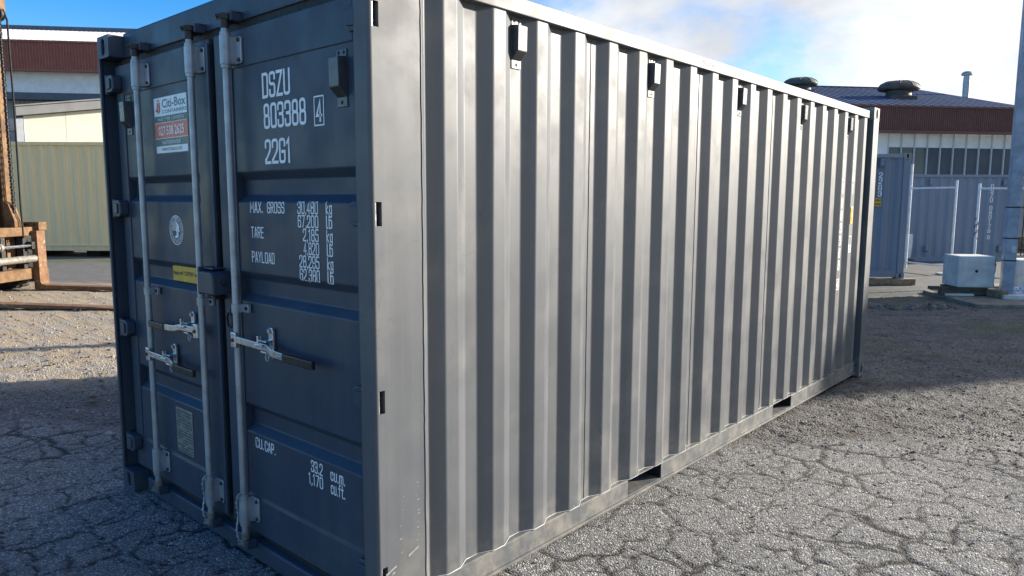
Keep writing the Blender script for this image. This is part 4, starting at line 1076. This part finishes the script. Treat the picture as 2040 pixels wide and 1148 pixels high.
# local: x = along the forks, y = away from the camera (far fork at y=0, near fork at y=-2.3)
def fork(y, lab):
    mb = MB(); t = .105; w = .11
    prof = [(-.10, .04), (2.4, .03), (2.95, .03), (2.95, .045), (2.4, .075), (.12, .12), (.045, .14), (.02, .19), (.015, 1.13), (-.10, 1.13)]
    mb.prism(prof, 'y', y-w, y+w); o = mb.build('fork', M['rustpale'], fk, bevel=.008); return o
fork(0, ''); fork(-2.3, '')
MB().box(-.30, -.105, -2.55, .16, 1.04, 1.20).build('carriage_bar', M['rust'], fk, bevel=.01)
MB().box(-.32, -.105, -2.55, .16, .24, .44).build('carriage_bar', M['rust'], fk, bevel=.01)
MB().box(-.31, .0, -.02, .20, 1.135, 1.29).build('end_stop', M['rust'], fk, bevel=.012)
for z in (.28, .68): MB().box(-.36, -.0, .10, .17, z-.12, z+.14).build('fork_lug', M['rust'], fk, bevel=.01) if z < .5 else None
for dx in (-.26, -.08): MB().cyl((dx, -.025, 1.24), (dx, -.018, 1.24), .02, n=10).build('bolt_hole', M['inside'], fk)
for y in (-.22, -.75, -1.55, -2.08): MB().box(-.27, -.14, y-.05, y+.05, .44, 1.04).build('carriage_upright', M['greasy'], fk, bevel=.008)
def ram(x, z, y0, y1, ym, r):
    MB().cyl((x, y0, z), (x, ym, z), r, n=16).build('hydraulic_ram', M['cylgrey'], fk, smooth=True)
    MB().cyl((x, ym, z), (x, y1, z), r*.5, n=14).build('ram_rod', M['chrome'], fk, smooth=True)
    MB().cyl((x, ym-.03, z), (x, ym+.03, z), r*1.25, n=16).build('ram_gland', M['cylgrey'], fk, smooth=True)
ram(-.06, .86, -2.2, -.12, -.95, .06); ram(-.05, .62, -.12, -2.2, -1.05, .065)
for z in (.86, .62): MB().box(-.14, -.02, -.20, -.08, z-.07, z+.07).build('ram_lug', M['greasy'], fk, bevel=.01)
# mast: outer and inner channels, crosshead, chains, hoses
for y in (-.32, -1.72):
    s = 1 if y > -1 else -1
    mb = MB(); mb.box(-.62, -.34, y-.02, y+.02, .25, 5.15); mb.box(-.36, -.335, y-.10, y+.10, .25, 5.15); mb.box(-.64, -.615, y-.10, y+.10, .25, 5.15); mb.build('mast_rail', M['rust'], fk, bevel=.006)
    mb = MB(); mb.box(-.58, -.39, y-s*.16-.04, y-s*.16+.04, .45, 4.95); mb.build('inner_mast_rail', M['greasy'], fk, bevel=.006)
    mb = MB(); mb.prism([(-.40, 1.20), (-.16, 1.20), (-.16, 1.32), (-.26, 1.62), (-.40, 1.72)], 'y', y-.09, y+.09); mb.build('mast_bracket', M['rust'], fk, bevel=.01)
    for i in range(62):                                 # leaf chain, link by link
        z = 1.45+i*.056
        MB().box(-.235, -.185, y-s*.02-(.016 if i % 2 else .026), y-s*.02+(.016 if i % 2 else .026), z, z+.050).build('chain_link', M['greasy'], fk, bevel=.006)
    for dx, yy in ((-.125, .05), (-.095, .02)):
        MB().tube([(dx, y+yy, 1.0), (dx-.01, y+yy, 1.6), (dx, y+yy+.01, 3.2), (dx, y+yy, 4.85), (dx-.06, y+yy, 5.02), (dx-.18, y+yy, 5.03)], .013, 8).build('hydraulic_hose', M['tire'], fk, smooth=True)
    MB().cyl((-.24, y-.05, 4.94), (-.24, y+.05, 4.94), .11, n=20).build('chain_pulley', M['greasy'], fk, smooth=True)
MB().box(-.66, -.20, -1.86, -.18, 5.0, 5.22).build('mast_crosshead', M['rust'], fk, bevel=.015)
MB().box(-.66, -.58, -1.7, -.32, 2.9, 3.08).build('mast_brace', M['rust'], fk, bevel=.01)
# front wheels, chassis and cab
def wheel(x, y, r, w):
    mb = MB(); prof = [(.50*r, -w/2), (.90*r, -w/2), (.97*r, -w*.42), (r, -w*.3), (r, w*.3), (.97*r, w*.42), (.90*r, w/2), (.50*r, w/2)]
    n = 40; vs = []; fs = []
    for pr, py in prof:
        for k in range(n):
            t = 2*math.pi*k/n; vs.append((x+pr*math.cos(t), y+py, r+pr*math.sin(t)))
    for i in range(len(prof)-1):
        for k in range(n): fs.append((i*n+k, i*n+(k+1) % n, (i+1)*n+(k+1) % n, (i+1)*n+k))
    mb.add(vs, fs); wo = mb.build('wheel', M['tire'], fk, smooth=True)
    for k in range(22):
        t = 2*math.pi*k/22; Mx = Matrix.Translation((x, y, r)) @ Matrix.Rotation(-t, 4, 'Y')
        MB().box(r*.985, r*1.035, -w*.48, -w*.04, -.045, .045).xf(Mx).build('tread_lug', M['tire'], wo, bevel=.008)
        MB().box(r*.985, r*1.035, w*.04, w*.48, -.0, .09).xf(Mx).build('tread_lug', M['tire'], wo, bevel=.008)
    mb = MB(); mb.cyl((x, y-w*.42, r), (x, y+w*.42, r), .5*r, n=28); mb.build('rim', M['cylgrey'], wo, smooth=True)
    MB().cyl((x, y-w*.52, r), (x, y+w*.52, r), .2*r, n=18).build('hub', M['greasy'], wo, smooth=True)
wheel(-.86, .14, .58, .42); wheel(-.98, -2.30, .58, .42); wheel(-3.6, -.35, .48, .36); wheel(-3.6, -1.95, .48, .36)
MB().box(-.82, -.50, -1.9, -.12, .36, .98).build('axle_housing', M['greasy'], fk, bevel=.05)
M['orange'] = simple('faded_orange_paint', (.45, .17, .035), .55, 0, .25, 4, .1)
mb = MB(); mb.prism([(-4.6, .45), (-.75, .45), (-.75, 1.15), (-1.6, 1.25), (-2.2, 1.45), (-4.2, 1.6), (-4.6, 1.45)], 'y', -1.75, -.55); mb.build('chassis', M['orange'], fk, bevel=.04)
MB().box(-4.95, -4.2, -1.85, -.45, .40, 1.55).build('counterweight', M['greasy'], fk, bevel=.08)
for x in (-1.25, -3.2):
    for y in (-.6, -1.7): MB().box(x-.05, x+.05, y-.04, y+.04, 1.2, 3.0).build('guard_post', M['greasy'], fk, bevel=.01)
MB().box(-3.3, -1.15, -1.76, -.54, 3.0, 3.08).build('overhead_guard', M['greasy'], fk, bevel=.02)
mb = MB(); mb.box(-2.9, -2.3, -1.45, -.85, 1.45, 1.62); mb.box(-2.95, -2.8, -1.45, -.85, 1.62, 2.15); mb.build('seat', M['tire'], fk, bevel=.04)
# ================================================================== right background: concrete, fence frames, pole
M['conc'] = simple('cast_concrete', (.50, .50, .48), .85, 0, .16, 5, .25)
M['concrough'] = simple('rough_concrete', (.36, .345, .29), .9, 0, .35, 11, .9)
def conc_block(px, py, D, z0, rz, l, w, h, label, name='concrete_block', rough_side=True):
    o = empty(name, xy(px, py, D, z0), rz); tag(o, label, 'concrete block', 'concrete ballast blocks')
    mb = MB(); mb.box(0, l, 0, w, 0, h); body = mb.build('block_body', M['conc'], o, bevel=.018, seg=2)
    MB().cyl((l*.5, -.002, h*.52), (l*.5, .02, h*.52), .026, n=14).build('lifting_recess', M['inside'], o)
    if rough_side:
        n = 14; vs = []; 
        for i in range(n+1):
            for j in range(n+1): vs.append((l+.004+.018*random.random(), .02+(w-.04)*i/n, .02+(h-.04)*j/n))
        MB().add(vs, [(i*(n+1)+j, (i+1)*(n+1)+j, (i+1)*(n+1)+j+1, i*(n+1)+j+1) for i in range(n) for j in range(n)]).build('rough_face', M['concrough'], o)
    return o
sl_ = [onz for onz in []]
def gpt(px, py, z=0.0):
    d = CF+CR*((px-1020)/1443.7)-CU*((py-574)/1443.7); t = (z-CAM.z)/d.z; return CAM+d*t
# slab the pole stands on
poly = [gpt(1838, 583), gpt(1945, 612), gpt(2120, 614), gpt(2300, 590), gpt(2010, 566)]
mb = MB(); mb.prism([(p.x, p.y) for p in poly], 'z', -.05, .045); sb = mb.build('concrete_slab', simple('mossy_slab', (.17, .155, .12), .9, 0, .3, 6, .4), None, bevel=.012); tag(sb, 'low weathered concrete slab under the steel pole', 'slab')
b1 = gpt(1905, 589)
conc_block(1905, 589, 13.05, .20, RZ-.12, .62, .60, .56, 'square concrete block on timbers left of the steel pole')
g = gpt(1905, 590); rzb = RZ-.12
dx = Vector((math.cos(rzb), math.sin(rzb), 0)); dy = Vector((-dx.y, dx.x, 0)); o0 = Vector(xy(1905, 589, 13.05, 0))
for i, (a, b, l, w, zz, hh, rz, lab) in enumerate(((.02, .10, .55, .12, .048, .09, .1, 'lower dark timber at the left under the concrete block'), (.30, .12, .75, .13, .048, .09, .05, 'long lower timber under the middle of the concrete block'), (.62, -.12, .14, .40, .048, .13, .1, 'short pale-ended timber sticking out under the block toward the viewer'),
      (.06, .12, .95, .12, .140, .058, -.05, 'flat upper plank under the front of the concrete block'), (.34, .46, .80, .12, .048, .15, .0, 'dark timber under the back of the concrete block'))):
    p = o0+dx*a+dy*b; timber('timber_block', (p.x, p.y, zz), rzb+rz, l, w, hh, M['timberd'] if i != 2 else M['timber'], lab)
p = gpt(1905, 593); o = MB().box(-.24, .24, -.13, .13, 0, .035).build('paving_plate', M['conc'], None, bevel=.006); o.location = (p.x, p.y, .047); o.rotation_euler.z = RZ-.15; tag(o, 'flat grey paving plate lying on the slab edge', 'paving plate')
conc_block(2024, 570, 14.0, .02, RZ-.12, .62, .60, .60, 'grey concrete block half hidden behind the steel pole')
# white bag on a pallet
wb = empty('bulk_bag', xy(1783, 524, 20.4, 0), RZ); tag(wb, 'white bulk bag on a timber base beside the 22G3 container', 'bag')
mb = MB(); n = 24; prof = [(.0, .14), (.20, .14), (.215, .18), (.225, .5), (.235, .76), (.235, .80), (.20, .83), (0, .82)]
vs = []; fs = []
for i, (r, z) in enumerate(prof):
    for k in range(n):
        t = 2*math.pi*k/n; c_, s_ = math.cos(t), math.sin(t); m_ = 1/max(abs(c_), abs(s_))**.93
        vs.append((.30+r*c_*m_*(1+.03*math.sin(3*t+z*9)), .35+r*s_*m_, z+.012*math.sin(5*t)))
for i in range(len(prof)-1):
    for k in range(n): fs.append((i*n+k, i*n+(k+1) % n, (i+1)*n+(k+1) % n, (i+1)*n+k))
mb.add(vs, fs); mb.build('bag_body', simple('white_bag', (.62, .63, .62), .7, 0, .12, 5, .2), wb, smooth=True)
MB().box(.02, .58, .05, .65, -.02, .13).build('bag_base', M['timberd'], wb, bevel=.01)
# temporary fence frames
M['galvb'] = simple('bright_galvanised_tube', (.66, .68, .70), .5, .15, .1, 9, .05)
def fence_frame(name, posts, rails, r, label):
    root = empty(name, (posts[0][0].x, posts[0][0].y, 0)); tag(root, label, 'fence frame', 'bare fence frames'); o0 = Vector(root.location)
    for a, b in posts: MB().cyl(a-o0, b-o0, r, n=12).build('post', M['galvb'], root, smooth=True)
    for a, b in rails: MB().cyl(a-o0, b-o0, r*.8, n=12).build('rail', M['galvb'], root, smooth=True)
    return root
def up(px, py, D, pxt, pyt):
    a = at(px, py, D); b = at(pxt, pyt, D); b.x, b.y = a.x, a.y; return a, b
D1 = 17.4
A = up(1893, 546, D1, 1903, 360); B = up(1808, 478, 18.6, 1821, 328); B2 = up(1806, 500, 19.0, 1813, 357)
def onp(post, py):                                      # point on a post at the height seen at py
    a, b = post; k = (a-CAM).dot(CF); z = at(1850, py, k).z; return Vector((a.x, a.y, z))
B = (Vector((B[0].x, B[0].y, .03)), B[1]); B2 = (Vector((B2[0].x, B2[0].y, .03)), B2[1]); A = (Vector((A[0].x, A[0].y, .03)), A[1])
zt = onp(A, 374).z; zb = onp(A, 531).z
ff = fence_frame('fence_frame', [A, B, B2], [(Vector((A[0].x, A[0].y, zt)), Vector((B[0].x, B[0].y, zt))), (Vector((A[0].x, A[0].y, zb)), Vector((B[0].x, B[0].y, zb)))], .026, 'bare galvanised fence frame standing between the two grey containers')
MB().box(-.28, .16, -.14, .14, 0, .035).xf(Matrix.Rotation(RZ, 4, 'Z')).build('foot_plate', M['conc'], ff, loc=(0, 0, .0), bevel=.006)
A2 = up(1940, 520, 14.6, 1948, 366); A2 = (Vector((A2[0].x, A2[0].y, .03)), A2[1]); zt = onp(A2, 376).z; e = at(2075, 374, 14.0)
E2 = (Vector((e.x, e.y, .03)), Vector((e.x, e.y, A2[1].z)))
f2 = fence_frame('fence_frame', [A2, E2], [(Vector((A2[0].x, A2[0].y, zt)), Vector((e.x, e.y, zt))), (Vector((A2[0].x, A2[0].y, .22)), Vector((e.x, e.y, .22)))], .024, 'bare galvanised fence frame rising behind the concrete block, chain wrapped on its post')
ch = []
for i in range(16):
    z = onp(A2, 474-i*2.6).z-f2.location.z; a = i*1.1
    pts = [(.036*math.cos(a)+.012*math.cos(t)*math.sin(a), .036*math.sin(a)-.012*math.cos(t)*math.cos(a), z+.022*math.sin(t)) for t in np.linspace(0, 2*math.pi, 9)]
    MB().tube(pts, .005, 5).build('chain_link', M['greasy'], f2)
# steel pole
pp = gpt(2003, 597); pole = empty('steel_pole', (pp.x, pp.y, 0), RZ-.34); tag(pole, 'tall square steel pole with strapped bands at the right edge', 'pole')
M['pole'] = simple('galvanised_pole', (.27, .30, .365), .5, .2, .22, 5, .06)
mb = MB(); mb.prism([(-.092, -.092), (.092, -.092), (.092, .092), (-.092, .092)], 'z', .04, 8.2); mb.build('pole_shaft', M['pole'], pole, bevel=.010)
for py in (413, 474, 518):
    z = at(2003, py, (pp-CAM).dot(CF)).z; MB().box(-.097, .097, -.097, .097, z-.012, z+.012).build('band', M['greasy'], pole, bevel=.003)
z = at(2003, 496, (pp-CAM).dot(CF)).z; MB().box(.0, .075, -.100, -.0925, z-.055, z+.055).build('tag_plate', M['conc'], pole, bevel=.002)
o = MB().box(-.22, .22, -.14, .14, 0, .11).build('pole_footing', M['conc'], None, bevel=.012); o.location = (pp.x-CF.x*.2, pp.y-CF.y*.2, -.0); o.rotation_euler.z = RZ-.15; o.name = 'concrete_footing'; tag(o, 'small concrete footing block in front of the pole foot', 'footing')
# crumpled plastic at its foot
fo = gpt(2030, 592); mb = MB(); n = 26; vs = []
for i in range(n):
    for j in range(n):
        x, y = (i/(n-1)-.5), (j/(n-1)-.5); h = max(0, 1-(2*x)**2)*max(0, 1-(2*y)**2)
        vs.append((x*.75+random.uniform(-.02, .02), y*.42+random.uniform(-.02, .02), .05+h*(.03+.11*random.random())))
mb.add(vs, [(i*n+j, (i+1)*n+j, (i+1)*n+j+1, i*n+j+1) for i in range(n-1) for j in range(n-1)])
o = mb.build('plastic_sheet', simple('crumpled_plastic', (.38, .46, .60), .22, 0, .3, 20, .1), None); o.location = (fo.x, fo.y, .02); o.rotation_euler.z = RZ; tag(o, 'crumpled bluish plastic sheet at the foot of the pole', 'plastic sheet')
# low broken heap
def reg_heap(r):
    c_ = gpt(1805, 611); a = r.normal(0, .38); b = r.normal(0, .13); return c_.x+a*.75-b*.66, c_.y+a*.66+b*.75
tag(stones('rubble', 160, reg_heap, .03, .09, STN[::2], 9, .8), 'low heap of broken stone on the gravel right of the container', 'rubble', kind='stuff')
# palisade fence and far container beyond the pole
fz = empty('railing_fence', xy(2034, 500, 24), RZ); tag(fz, 'black railing fence seen right of the pole', 'fence')
for i in range(34): MB().box(i*.11, i*.11+.022, 0, .022, -.05, 1.75).build('bar', M['greasy'], fz)
for z in (.15, 1.55): MB().box(-.05, 3.8, .0225, .05, z, z+.05).build('rail', M['greasy'], fz)
MB().box(-.3, 5, 1.5, 1.6, -.1, .55).build('kerb_wall', M['timber'], None).location = fz.location
w_o = bpy.data.objects['kerb_wall']; w_o.rotation_euler.z = RZ; tag(w_o, 'low brown wall beyond the railing fence', 'wall')
